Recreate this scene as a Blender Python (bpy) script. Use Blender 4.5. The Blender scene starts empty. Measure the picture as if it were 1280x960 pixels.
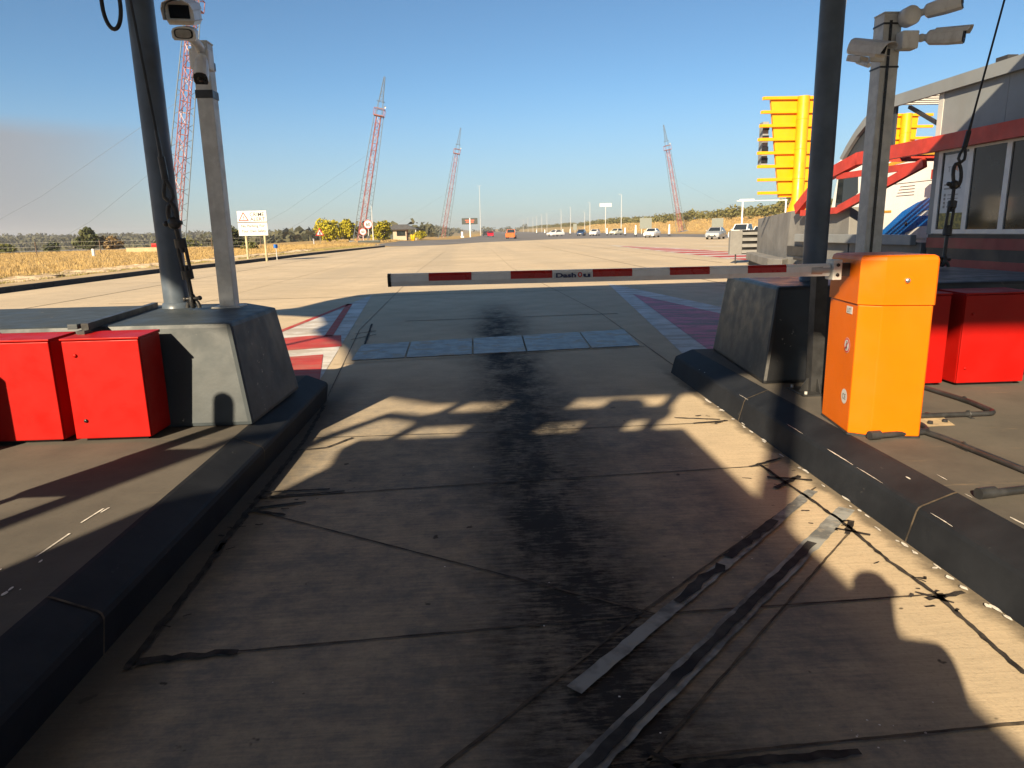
import bpy, bmesh, math, random
import numpy as np
from mathutils import Vector, Matrix
from mathutils.geometry import tessellate_polygon
R = math.radians
random.seed(7); rng = np.random.default_rng(7)
S = bpy.context.scene
COL = S.collection

# ------------------------------------------------------------------ camera, sky, sun, exposure
cam = bpy.data.cameras.new('camera'); co = bpy.data.objects.new('camera', cam); COL.objects.link(co)
cam.sensor_fit = 'HORIZONTAL'; cam.sensor_width = 36.0; cam.lens = 870.0 / 1280.0 * 36.0
cam.clip_start = 0.05; cam.clip_end = 6000
fw = Vector((0.04597349, 0.97543869, -0.21542004)); rt = Vector((0.99845971, -0.05157492, -0.02045072)); up = Vector((0.0310587, 0.21414804, 0.97630732))
co.matrix_world = Matrix(((rt.x, up.x, -fw.x, 0), (rt.y, up.y, -fw.y, 0), (rt.z, up.z, -fw.z, 1.55), (0, 0, 0, 1)))
S.camera = co

SUN_AZ, SUN_EL = 26.0, 26.0          # light travels forward along the lane and to the right, low in the sky
w = bpy.data.worlds.new('World'); S.world = w; w.use_nodes = True
nt = w.node_tree; bg = nt.nodes['Background']
sky = nt.nodes.new('ShaderNodeTexSky'); sky.sky_type = 'NISHITA'; sky.sun_disc = False
sky.sun_elevation = R(SUN_EL); sky.sun_rotation = R(180 + SUN_AZ); sky.altitude = 1500
sky.air_density = 1.0; sky.dust_density = 0.4; sky.ozone_density = 2.6
# a faint bank of dry-season haze low on the left horizon
tc = nt.nodes.new('ShaderNodeTexCoord'); sx = nt.nodes.new('ShaderNodeSeparateXYZ'); nt.links.new(tc.outputs['Generated'], sx.inputs[0])
nz = nt.nodes.new('ShaderNodeTexNoise'); nz.inputs['Scale'].default_value = 2.2; nz.inputs['Detail'].default_value = 4
mp = nt.nodes.new('ShaderNodeMapping'); mp.inputs['Scale'].default_value = (1, 1, 7); nt.links.new(tc.outputs['Generated'], mp.inputs[0]); nt.links.new(mp.outputs[0], nz.inputs['Vector'])
def wmath(op, a, b=None, c=None):
    n = nt.nodes.new('ShaderNodeMath'); n.operation = op
    for i, v in enumerate((a, b, c)):
        if v is None: continue
        if isinstance(v, (int, float)): n.inputs[i].default_value = v
        else: nt.links.new(v, n.inputs[i])
    return n.outputs[0]
def wmap(v, a, b, c=0.0, d=1.0):
    n = nt.nodes.new('ShaderNodeMapRange'); n.interpolation_type = 'SMOOTHSTEP'
    n.inputs['From Min'].default_value = a; n.inputs['From Max'].default_value = b; n.inputs['To Min'].default_value = c; n.inputs['To Max'].default_value = d
    nt.links.new(v, n.inputs['Value']); return n.outputs['Result']
edge = wmath('ADD', wmath('MULTIPLY_ADD', sx.outputs['X'], 0.02, 0.138), wmath('MULTIPLY', wmath('SUBTRACT', nz.outputs['Fac'], 0.5), 0.05))
bank = wmap(wmath('SUBTRACT', sx.outputs['Z'], edge), 0.012, -0.012)
side = wmap(sx.outputs['X'], -0.33, -0.55)
bank = wmath('MULTIPLY', wmath('MULTIPLY', bank, side), 0.85)
veil = wmath('MULTIPLY', wmap(sx.outputs['Z'], 0.20, -0.03), 0.70)
mixv = nt.nodes.new('ShaderNodeMixRGB'); mixv.inputs['Color2'].default_value = (3.75, 3.85, 3.9, 1)
tint = nt.nodes.new('ShaderNodeMixRGB'); tint.blend_type = 'MULTIPLY'; tint.inputs['Fac'].default_value = 1.0; tint.inputs['Color2'].default_value = (0.77, 0.98, 1.03, 1)
nt.links.new(sky.outputs[0], tint.inputs['Color1'])
nt.links.new(veil, mixv.inputs['Fac']); nt.links.new(tint.outputs[0], mixv.inputs['Color1'])
mixb = nt.nodes.new('ShaderNodeMixRGB'); mixb.inputs['Color2'].default_value = (3.3, 3.25, 3.4, 1)
nt.links.new(bank, mixb.inputs['Fac']); nt.links.new(mixv.outputs[0], mixb.inputs['Color1'])
nt.links.new(mixb.outputs[0], bg.inputs['Color']); bg.inputs['Strength'].default_value = 0.05

sun = bpy.data.lights.new('sun', 'SUN'); so = bpy.data.objects.new('sun', sun); COL.objects.link(so)
sun.energy = 5.0; sun.angle = R(0.5); sun.color = (1.0, 0.80, 0.54)
SD = Vector((math.cos(R(SUN_EL)) * math.sin(R(SUN_AZ)), math.cos(R(SUN_EL)) * math.cos(R(SUN_AZ)), -math.sin(R(SUN_EL))))
so.rotation_euler = SD.to_track_quat('-Z', 'Y').to_euler(); so.location = (-20, -40, 30)
S.view_settings.view_transform = 'Standard'; S.view_settings.look = 'None'; S.view_settings.gamma = 1; S.view_settings.use_curve_mapping = False
S.view_settings.exposure = 1.24
S.cycles.max_bounces = 6; S.cycles.diffuse_bounces = 2

# ------------------------------------------------------------------ materials
class N:
    """tiny node helper"""
    def __init__(s, name):
        s.m = bpy.data.materials.new(name); s.m.use_nodes = True; s.t = s.m.node_tree; s.b = s.t.nodes['Principled BSDF']
        g = s.t.nodes.new('ShaderNodeNewGeometry'); s.pos = g.outputs['Position']
        tc = s.t.nodes.new('ShaderNodeTexCoord'); s.obj = tc.outputs['Object']
    def link(s, a, b): s.t.links.new(a, b)
    def setin(s, sock, v):
        if hasattr(v, 'is_output') or isinstance(v, bpy.types.NodeSocket): s.link(v, sock)
        else: sock.default_value = v
    def math(s, op, a, b=0.0, c=0.0, clamp=False):
        n = s.t.nodes.new('ShaderNodeMath'); n.operation = op; n.use_clamp = clamp
        for i, v in enumerate((a, b, c)): s.setin(n.inputs[i], v)
        return n.outputs[0]
    def rng(s, v, a, b, c=0.0, d=1.0):
        n = s.t.nodes.new('ShaderNodeMapRange'); n.interpolation_type = 'SMOOTHSTEP'
        for k, x in (('Value', v), ('From Min', a), ('From Max', b), ('To Min', c), ('To Max', d)): s.setin(n.inputs[k], x)
        return n.outputs['Result']
    def noise(s, scale, detail=4, rough=0.6, vec=None, sc=None, dist=0.0):
        n = s.t.nodes.new('ShaderNodeTexNoise'); n.inputs['Scale'].default_value = scale; n.inputs['Detail'].default_value = detail
        n.inputs['Roughness'].default_value = rough; n.inputs['Distortion'].default_value = dist
        v = vec or s.pos
        if sc:
            m = s.t.nodes.new('ShaderNodeMapping'); m.inputs['Scale'].default_value = sc; s.link(v, m.inputs[0]); v = m.outputs[0]
        s.link(v, n.inputs['Vector']); return n.outputs['Fac']
    def mix(s, f, a, b, mode='MIX'):
        n = s.t.nodes.new('ShaderNodeMixRGB'); n.blend_type = mode
        s.setin(n.inputs['Fac'], f)
        for k, v in (('Color1', a), ('Color2', b)):
            s.setin(n.inputs[k], (*v, 1) if isinstance(v, tuple) and len(v) == 3 else v)
        return n.outputs[0]
    def xyz(s, v=None):
        n = s.t.nodes.new('ShaderNodeSeparateXYZ'); s.link(v or s.pos, n.inputs[0]); return n.outputs
    def bump(s, h, strength=0.3, dist=0.01):
        n = s.t.nodes.new('ShaderNodeBump'); n.inputs['Strength'].default_value = strength; n.inputs['Distance'].default_value = dist
        s.link(h, n.inputs['Height']); s.link(n.outputs[0], s.b.inputs['Normal'])
    def out(s, col, rough=0.6, metal=0.0, spec=0.5):
        s.setin(s.b.inputs['Base Color'], (*col, 1) if isinstance(col, tuple) else col)
        s.setin(s.b.inputs['Roughness'], rough); s.setin(s.b.inputs['Metallic'], metal); s.b.inputs['Specular IOR Level'].default_value = spec
        return s.m

M = {}
def paint(name, col, rough=0.45, var=0.18, scale=6.0, dirt=None, chips=None, metal=0.0, bump=0.0, spec=0.5):
    n = N(name)
    a = n.noise(scale, 5); dk = tuple(c * (1 - var) for c in col); lt = tuple(min(1, c * (1 + var)) for c in col)
    c = n.mix(n.rng(a, 0.35, 0.65), dk, lt)
    if dirt:
        d = n.noise(scale * 0.7, 6, 0.7, sc=(1, 1, 0.35)); c = n.mix(n.math('MULTIPLY', n.rng(d, 0.52, 0.75), dirt[1]), c, dirt[0])
    if chips:
        d = n.noise(scale * 5, 3, 0.75); d2 = n.noise(scale * 0.6, 2)
        c = n.mix(n.math('MULTIPLY', n.rng(d, 0.66, 0.70), n.rng(d2, 0.5, 0.62)), c, chips)
    if bump: n.bump(n.noise(scale * 12, 4), bump, 0.004)
    r = n.rng(n.noise(scale * 1.7, 4), 0.3, 0.7, rough - 0.08, rough + 0.1)
    M[name] = n.out(c, r, metal, spec); return M[name]

paint('red_paint', (0.34, 0.004, 0.002), 0.5, 0.07, 3, dirt=((0.25, 0.012, 0.008), 0.25), spec=0.2)
paint('orange_paint', (0.68, 0.140, 0.001), 0.38, 0.03, 2, dirt=((0.5, 0.115, 0.005), 0.18), spec=0.25)
paint('grey_block', (0.038, 0.051, 0.062), 0.55, 0.10, 3, dirt=((0.036, 0.043, 0.046), 0.5), chips=(0.3, 0.29, 0.26), bump=0.15)
paint('black_block', (0.010, 0.0115, 0.0145), 0.42, 0.3, 3, dirt=((0.035, 0.034, 0.032), 0.35), chips=(0.25, 0.23, 0.2), bump=0.15)
paint('dark_pole', (0.075, 0.100, 0.135), 0.42, 0.15, 4)
paint('galvanised', (0.60, 0.60, 0.57), 0.50, 0.12, 8, dirt=((0.34, 0.33, 0.30), 0.5), metal=0.1)
paint('black_steel', (0.028, 0.029, 0.031), 0.42, 0.3, 9)
paint('black_cable', (0.012, 0.012, 0.013), 0.5, 0.2, 9)
paint('white_housing', (0.78, 0.78, 0.76), 0.42, 0.06, 9, dirt=((0.38, 0.36, 0.33), 0.5))
paint('white_paint', (0.78, 0.78, 0.77), 0.35, 0.04, 5, dirt=((0.55, 0.53, 0.5), 0.3))
paint('boom_white', (0.78, 0.77, 0.75), 0.38, 0.06, 7, dirt=((0.45, 0.42, 0.38), 0.5))
paint('boom_metal', (0.46, 0.45, 0.43), 0.4, 0.12, 7, metal=0.4)
paint('red_tape', (0.42, 0.008, 0.010), 0.3, 0.06, 8)
paint('plastic_black', (0.015, 0.015, 0.017), 0.3, 0.1, 8)
paint('lens_glass', (0.006, 0.006, 0.007), 0.06, 0.0, 8)
paint('lamp_lens', (0.35, 0.33, 0.28), 0.25, 0.1, 20)
paint('letter_black', (0.015, 0.015, 0.02), 0.5, 0.0, 5)
paint('letter_blue', (0.01, 0.02, 0.09), 0.5, 0.0, 5)
paint('letter_red', (0.55, 0.015, 0.012), 0.5, 0.0, 5)
paint('letter_orange', (0.75, 0.22, 0.03), 0.5, 0.0, 5)
paint('letter_grey', (0.22, 0.22, 0.22), 0.5, 0.0, 5)
paint('sign_white', (0.58, 0.58, 0.57), 0.4, 0.04, 3)
paint('signal_yellow', (0.80, 0.32, 0.002), 0.40, 0.05, 2, dirt=((0.6, 0.32, 0.02), 0.2))
paint('frame_red', (0.50, 0.045, 0.028), 0.5, 0.15, 2, dirt=((0.30, 0.06, 0.045), 0.4))
paint('stripe_red', (0.26, 0.035, 0.035), 0.5, 0.15, 2)
paint('panel_slate', (0.035, 0.045, 0.058), 0.5, 0.1, 2)
paint('booth_grey', (0.215, 0.235, 0.25), 0.5, 0.06, 1.5, dirt=((0.2, 0.2, 0.19), 0.4))
paint('booth_light', (0.50, 0.50, 0.48), 0.5, 0.06, 1.5, dirt=((0.35, 0.34, 0.32), 0.4))
paint('booth_dark', (0.03, 0.03, 0.032), 0.5, 0.1, 2)
paint('aluminium', (0.60, 0.61, 0.62), 0.4, 0.05, 5, metal=0.2)
paint('island_grey', (0.19, 0.19, 0.185), 0.65, 0.14, 1.2, dirt=((0.12, 0.115, 0.11), 0.5), bump=0.1)
paint('truck_white', (0.88, 0.88, 0.87), 0.3, 0.02, 2)
paint('truck_blue', (0.008, 0.13, 0.50), 0.3, 0.05, 2)
paint('truck_gold', (0.62, 0.33, 0.03), 0.35, 0.05, 2)
paint('rubber', (0.02, 0.02, 0.02), 0.75, 0.2, 20)
paint('chrome', (0.6, 0.6, 0.6), 0.2, 0.05, 5, metal=0.9)
paint('roof_dark', (0.07, 0.07, 0.072), 0.6, 0.15, 3)
paint('timber', (0.42, 0.36, 0.22), 0.7, 0.2, 5)
paint('skin', (0.36, 0.19, 0.12), 0.5, 0.05, 20)
paint('shirt', (0.10, 0.13, 0.2), 0.8, 0.1, 8)
paint('trousers', (0.03, 0.035, 0.05), 0.85, 0.1, 8)
paint('hair', (0.012, 0.010, 0.008), 0.6, 0.1, 40)
paint('canopy_fabric', (0.5, 0.49, 0.46), 0.8, 0.05, 1)
paint('bin_yellow', (0.8, 0.5, 0.01), 0.5, 0.05, 3)
paint('lamp_grey', (0.50, 0.51, 0.51), 0.45, 0.05, 3)
paint('rock', (0.34, 0.27, 0.19), 0.85, 0.3, 2.5, bump=0.4)
paint('panel_dark', (0.045, 0.055, 0.05), 0.4, 0.1, 4)
paint('sign_back', (0.20, 0.22, 0.20), 0.5, 0.06, 3)
paint('bare_patch', (0.47, 0.36, 0.22), 0.9, 0.15, 14, dirt=((0.2, 0.17, 0.13), 0.6), bump=0.3)
paint('chip_white', (0.62, 0.60, 0.56), 0.8, 0.25, 30)
paint('mast_red', (0.28, 0.10, 0.095), 0.55, 0.12, 1.5)
paint('mast_white', (0.36, 0.26, 0.26), 0.55, 0.08, 1.5)
paint('mast_blue', (0.12, 0.15, 0.175), 0.5, 0.1, 1.5)
paint('bark', (0.12, 0.085, 0.06), 0.9, 0.3, 6)
for nm, col in dict(car_white=(0.78, 0.78, 0.78), car_silver=(0.33, 0.36, 0.40), car_red=(0.42, 0.01, 0.03), car_blue=(0.02, 0.05, 0.13), car_orange=(0.48, 0.12, 0.03), car_dark=(0.03, 0.032, 0.035), car_cream=(0.62, 0.62, 0.52)).items():
    paint(nm, col, 0.22, 0.02, 2)

n = N('window_glass'); M['window_glass'] = n.out(n.mix(n.rng(n.noise(1.2, 3), 0.3, 0.7), (0.010, 0.012, 0.013), (0.028, 0.034, 0.034)), 0.06, 0, 0.6)
n = N('car_glass'); M['car_glass'] = n.out((0.02, 0.027, 0.033), 0.05, 0, 0.8)
n = N('screen_amber'); n.b.inputs['Emission Color'].default_value = (0.9, 0.18, 0.06, 1); n.b.inputs['Emission Strength'].default_value = 0.35; M['screen_amber'] = n.out((0.2, 0.05, 0.03), 0.5)

def foliage(name, a, b, c):
    n = N(name)
    x = n.noise(0.8, 3); y = n.noise(6.0, 3)
    col = n.mix(n.rng(x, 0.35, 0.65), a, b); col = n.mix(n.math('MULTIPLY', n.rng(y, 0.5, 0.7), 0.6), col, c)
    n.b.inputs['Subsurface Weight'].default_value = 0.0
    M[name] = n.out(col, 0.7, 0, 0.2)
foliage('leaf_olive', (0.075, 0.085, 0.022), (0.16, 0.15, 0.035), (0.05, 0.06, 0.02))
foliage('leaf_yellow', (0.30, 0.27, 0.012), (0.42, 0.36, 0.02), (0.14, 0.15, 0.015))
foliage('leaf_dark', (0.045, 0.06, 0.025), (0.09, 0.095, 0.035), (0.03, 0.04, 0.02))
foliage('leaf_brown', (0.17, 0.11, 0.05), (0.23, 0.16, 0.07), (0.10, 0.08, 0.035))
foliage('leaf_bank', (0.085, 0.09, 0.028), (0.16, 0.145, 0.05), (0.15, 0.11, 0.05))
foliage('leaf_far', (0.055, 0.06, 0.035), (0.10, 0.095, 0.055), (0.045, 0.05, 0.03))
foliage('straw', (0.36, 0.25, 0.10), (0.48, 0.34, 0.14), (0.25, 0.19, 0.085))
foliage('straw_green', (0.22, 0.20, 0.07), (0.34, 0.27, 0.10), (0.15, 0.15, 0.05))

# ---- concrete of the plaza and lane (joints are meshes; stains and painted lane shade live here)
n = N('concrete'); p = n.xyz()
big = n.noise(0.23, 4); mid = n.noise(1.9, 5, 0.65); fine = n.noise(55, 4, 0.7); broom = n.noise(1, 5, 0.75, sc=(3.0, 60, 1))
col = n.mix(n.rng(big, 0.3, 0.7), (0.55, 0.445, 0.30), (0.67, 0.545, 0.375))
col = n.mix(n.rng(mid, 0.35, 0.72, 0, 0.45), col, (0.42, 0.35, 0.25))
col = n.mix(n.math('MULTIPLY', n.rng(broom, 0.4, 0.7), 0.30), col, (0.20, 0.16, 0.11))
col = n.mix(n.math('MULTIPLY', n.rng(fine, 0.48, 0.72), 0.36), col, (0.20, 0.16, 0.12))
# long bands of tyre polish running with the traffic on the open plaza
trk = n.noise(1, 3, 0.5, sc=(0.42, 0.012, 1)); far = n.rng(p['Y'], 14, 24)
col = n.mix(n.math('MULTIPLY', n.math('MULTIPLY', n.rng(trk, 0.46, 0.66), far), 0.4), col, (0.36, 0.31, 0.235))
# slabs differ from one another
vs = n.t.nodes.new('ShaderNodeTexVoronoi'); mpn = n.t.nodes.new('ShaderNodeMapping'); mpn.inputs['Scale'].default_value = (0.26, 0.2, 0); n.link(n.pos, mpn.inputs[0]); n.link(mpn.outputs[0], vs.inputs['Vector']); vs.distance = 'CHEBYCHEV'; vs.inputs['Randomness'].default_value = 0.25; vs.inputs['Scale'].default_value = 1
sc_ = n.xyz(vs.outputs['Color']); col = n.mix(n.math('MULTIPLY', sc_['X'], 0.28), col, (0.40, 0.345, 0.26))
# oil and rubber band down the middle of the lane
xc = n.math('SUBTRACT', p['X'], n.math('MULTIPLY_ADD', n.noise(0.5, 2), 0.3, 0.22))
band = n.math('POWER', 2.718, n.math('MULTIPLY', n.math('MULTIPLY', xc, xc), -5.5))
lng = n.math('MULTIPLY', n.rng(p['Y'], 17, 11), n.rng(p['Y'], -1.5, 2.6))
spk = n.rng(n.math('ADD', n.math('MULTIPLY', n.noise(1, 5, 0.7, sc=(3, 1.6, 1)), 0.55), n.math('MULTIPLY', n.noise(1, 5, 0.75, sc=(9, 42, 1)), 0.55)), 0.40, 0.70)
oil = n.math('MULTIPLY', n.math('MULTIPLY', band, lng), n.math('MULTIPLY_ADD', spk, 1.0, 0.44), clamp=True)
# dirt of the stopping area plus painted-in lane shade: rubber streaks across the broomed grain, blotches, drips
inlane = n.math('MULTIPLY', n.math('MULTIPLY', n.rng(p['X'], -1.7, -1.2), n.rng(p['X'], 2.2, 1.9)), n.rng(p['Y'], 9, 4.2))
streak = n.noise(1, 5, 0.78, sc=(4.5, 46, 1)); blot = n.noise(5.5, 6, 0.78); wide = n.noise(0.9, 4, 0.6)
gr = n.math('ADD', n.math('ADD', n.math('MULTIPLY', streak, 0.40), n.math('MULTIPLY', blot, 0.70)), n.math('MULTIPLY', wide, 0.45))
dirt_shade = n.math('MULTIPLY', inlane, n.rng(gr, 0.56, 0.98, 0.30, 1.0))
off_sun_strip = n.rng(n.math('ABSOLUTE', n.math('SUBTRACT', p['X'], 1.82)), 0.22, 0.5)      # sunlit strip at the right edge painted pale
col = n.mix(n.math('MULTIPLY', dirt_shade, n.math('MULTIPLY_ADD', off_sun_strip, 0.85, 0.15)), col, (0.150, 0.152, 0.150))
col = n.mix(oil, col, (0.026, 0.025, 0.024))
drip = n.rng(n.noise(9, 3, 0.5), 0.70, 0.74); col = n.mix(n.math('MULTIPLY', n.math('MULTIPLY', drip, inlane), 0.8), col, (0.03, 0.027, 0.024))
# dirt collected along the two kerbs
kl = n.rng(n.math('ADD', p['X'], n.math('MULTIPLY', n.noise(5, 4, 0.7), 0.16)), -0.98, -1.33); kr = n.rng(n.math('ADD', p['X'], n.math('MULTIPLY', n.noise(5, 4, 0.7), 0.16)), 2.05, 2.14)
ky = n.math('MULTIPLY', n.rng(p['Y'], 8.2, 6.4), n.rng(n.math('ABSOLUTE', p['X']), 2.6, 2.3))
col = n.mix(n.math('MULTIPLY', n.math('MULTIPLY', n.math('MAXIMUM', kl, n.math('MULTIPLY', kr, 0.85)), ky), 0.85), col, (0.055, 0.050, 0.043))
n.bump(n.math('ADD', broom, fine), 0.35, 0.004)
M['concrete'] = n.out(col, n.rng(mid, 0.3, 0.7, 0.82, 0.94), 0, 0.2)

n = N('asphalt'); c = n.mix(n.rng(n.noise(0.15, 4), 0.3, 0.7), (0.13, 0.125, 0.12), (0.19, 0.18, 0.17)); n.bump(n.noise(60, 3), 0.3, 0.004); M['asphalt'] = n.out(c, 0.85, 0, 0.3)
n = N('tar'); c = n.mix(n.rng(n.noise(14, 4), 0.35, 0.7), (0.02, 0.019, 0.019), (0.06, 0.054, 0.05)); M['tar'] = n.out(c, 0.85, 0, 0.15)
n = N('joint_dark'); c = n.mix(n.rng(n.noise(9, 4), 0.3, 0.7), (0.035, 0.03, 0.026), (0.13, 0.105, 0.075)); M['joint_dark'] = n.out(c, 0.85, 0, 0.2)
n = N('slot_fill'); c = n.mix(n.rng(n.noise(1, 4, 0.7, sc=(3, 3, 1)), 0.40, 0.60), (0.30, 0.32, 0.32), (0.13, 0.14, 0.145)); c = n.mix(n.rng(n.noise(28, 4), 0.52, 0.7, 0, 0.5), c, (0.36, 0.33, 0.27)); M['slot_fill'] = n.out(c, 0.85, 0, 0.15)
n = N('slot_dark'); c = n.mix(n.rng(n.noise(9, 4), 0.35, 0.7), (0.022, 0.023, 0.026), (0.06, 0.06, 0.06)); M['slot_dark'] = n.out(c, 0.85, 0, 0.15)
n = N('plate_steel'); c = n.mix(n.rng(n.noise(5, 5), 0.35, 0.65), (0.155, 0.165, 0.168), (0.28, 0.295, 0.30)); c = n.mix(n.math('MULTIPLY', n.rng(n.noise(3.1, 5, 0.7), 0.50, 0.62), 0.95), c, (0.24, 0.165, 0.095)); c = n.mix(n.rng(n.noise(1, 4, sc=(20, 2, 1)), 0.55, 0.75, 0, 0.5), c, (0.12, 0.11, 0.10)); M['plate_steel'] = n.out(c, 0.5, 0.15)
def mark(name, col, worn, amt):
    n = N(name); a = n.noise(1.0, 6, 0.78, sc=(0.9, 3.2, 1)); b = n.noise(26, 4, 0.7)
    c = n.mix(n.rng(n.noise(1.5, 4), 0.3, 0.7), col, tuple(x * 0.75 for x in col))
    c = n.mix(n.math('MULTIPLY', n.rng(a, 0.47, 0.57), amt), c, worn); c = n.mix(n.math('MULTIPLY', n.rng(b, 0.6, 0.7), amt * 0.7), c, (0.35, 0.27, 0.19))
    M[name] = n.out(c, 0.7, 0, 0.3)
mark('mark_white', (0.66, 0.65, 0.62), (0.36, 0.31, 0.25), 0.7)
mark('mark_red', (0.50, 0.055, 0.045), (0.36, 0.15, 0.11), 0.5)
mark('mark_maroon', (0.70, 0.22, 0.30), (0.24, 0.18, 0.18), 1.0)
n = N('island_floor'); a = n.noise(1.1, 5, 0.65); b = n.noise(40, 4, 0.7); c = n.mix(n.rng(a, 0.3, 0.7), (0.085, 0.080, 0.073), (0.13, 0.12, 0.105))
c = n.mix(n.rng(b, 0.55, 0.75, 0, 0.35), c, (0.05, 0.045, 0.04)); c = n.mix(n.rng(n.noise(1, 5, 0.7, sc=(1.5, 7, 1)), 0.58, 0.74, 0, 0.5), c, (0.24, 0.19, 0.13)); n.bump(b, 0.3, 0.003); M['island_floor'] = n.out(c, 0.88, 0, 0.15)
n = N('kerb_black'); p = n.xyz(); a = n.noise(2.2, 5, 0.65); c = n.mix(n.rng(a, 0.3, 0.7), (0.008, 0.010, 0.014), (0.018, 0.021, 0.027))
c = n.mix(n.rng(n.noise(11, 5, 0.75, sc=(1, 0.35, 1)), 0.64, 0.72, 0, 0.3), c, (0.13, 0.125, 0.12)); n.bump(n.noise(30, 4), 0.25, 0.004); M['kerb_black'] = n.out(c, 0.72, 0, 0.25)
n = N('terrain'); p = n.xyz(); a = n.noise(0.05, 5, 0.6); b = n.noise(0.6, 6, 0.7, sc=(1, 0.5, 1)); c = n.mix(n.rng(a, 0.35, 0.65), (0.40, 0.27, 0.11), (0.48, 0.34, 0.15)); c = n.mix(n.rng(b, 0.42, 0.68, 0, 0.75), c, (0.30, 0.20, 0.085)); c = n.mix(n.rng(n.noise(4.5, 4), 0.52, 0.72, 0, 0.6), c, (0.20, 0.15, 0.065)); c = n.mix(n.rng(n.math('ADD', p['Y'], n.math('ABSOLUTE', p['X'])), 280, 620, 0, 0.55), c, (0.22, 0.19, 0.10)); n.bump(n.noise(2.5, 5), 0.6, 0.15); M['terrain'] = n.out(c, 0.95, 0, 0.1)
n = N('verge_soil'); c = n.mix(n.rng(n.noise(0.7, 5), 0.35, 0.65), (0.40, 0.30, 0.17), (0.50, 0.39, 0.24)); c = n.mix(n.rng(n.noise(7, 4), 0.5, 0.7, 0, 0.5), c, (0.24, 0.18, 0.10)); M['verge_soil'] = n.out(c, 0.9, 0, 0.1)
n = N('brick'); bt = n.t.nodes.new('ShaderNodeTexBrick'); bt.inputs['Scale'].default_value = 4; bt.inputs['Color1'].default_value = (0.52, 0.23, 0.10, 1); bt.inputs['Color2'].default_value = (0.44, 0.19, 0.08, 1); bt.inputs['Mortar'].default_value = (0.4, 0.33, 0.25, 1); n.link(n.obj, bt.inputs['Vector']); M['brick'] = n.out(bt.outputs['Color'], 0.85)
n = N('poster_paper'); p = n.xyz(); c = n.mix(n.rng(n.noise(3, 2), 0.4, 0.6), (0.55, 0.58, 0.60), (0.62, 0.64, 0.66)); M['poster_paper'] = n.out(c, 0.25, 0, 0.5)
n = N('poster_picture'); c = n.mix(n.rng(n.noise(9, 3), 0.42, 0.6), (0.10, 0.11, 0.03), (0.30, 0.27, 0.05)); M['poster_picture'] = n.out(c, 0.3, 0, 0.5)

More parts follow.
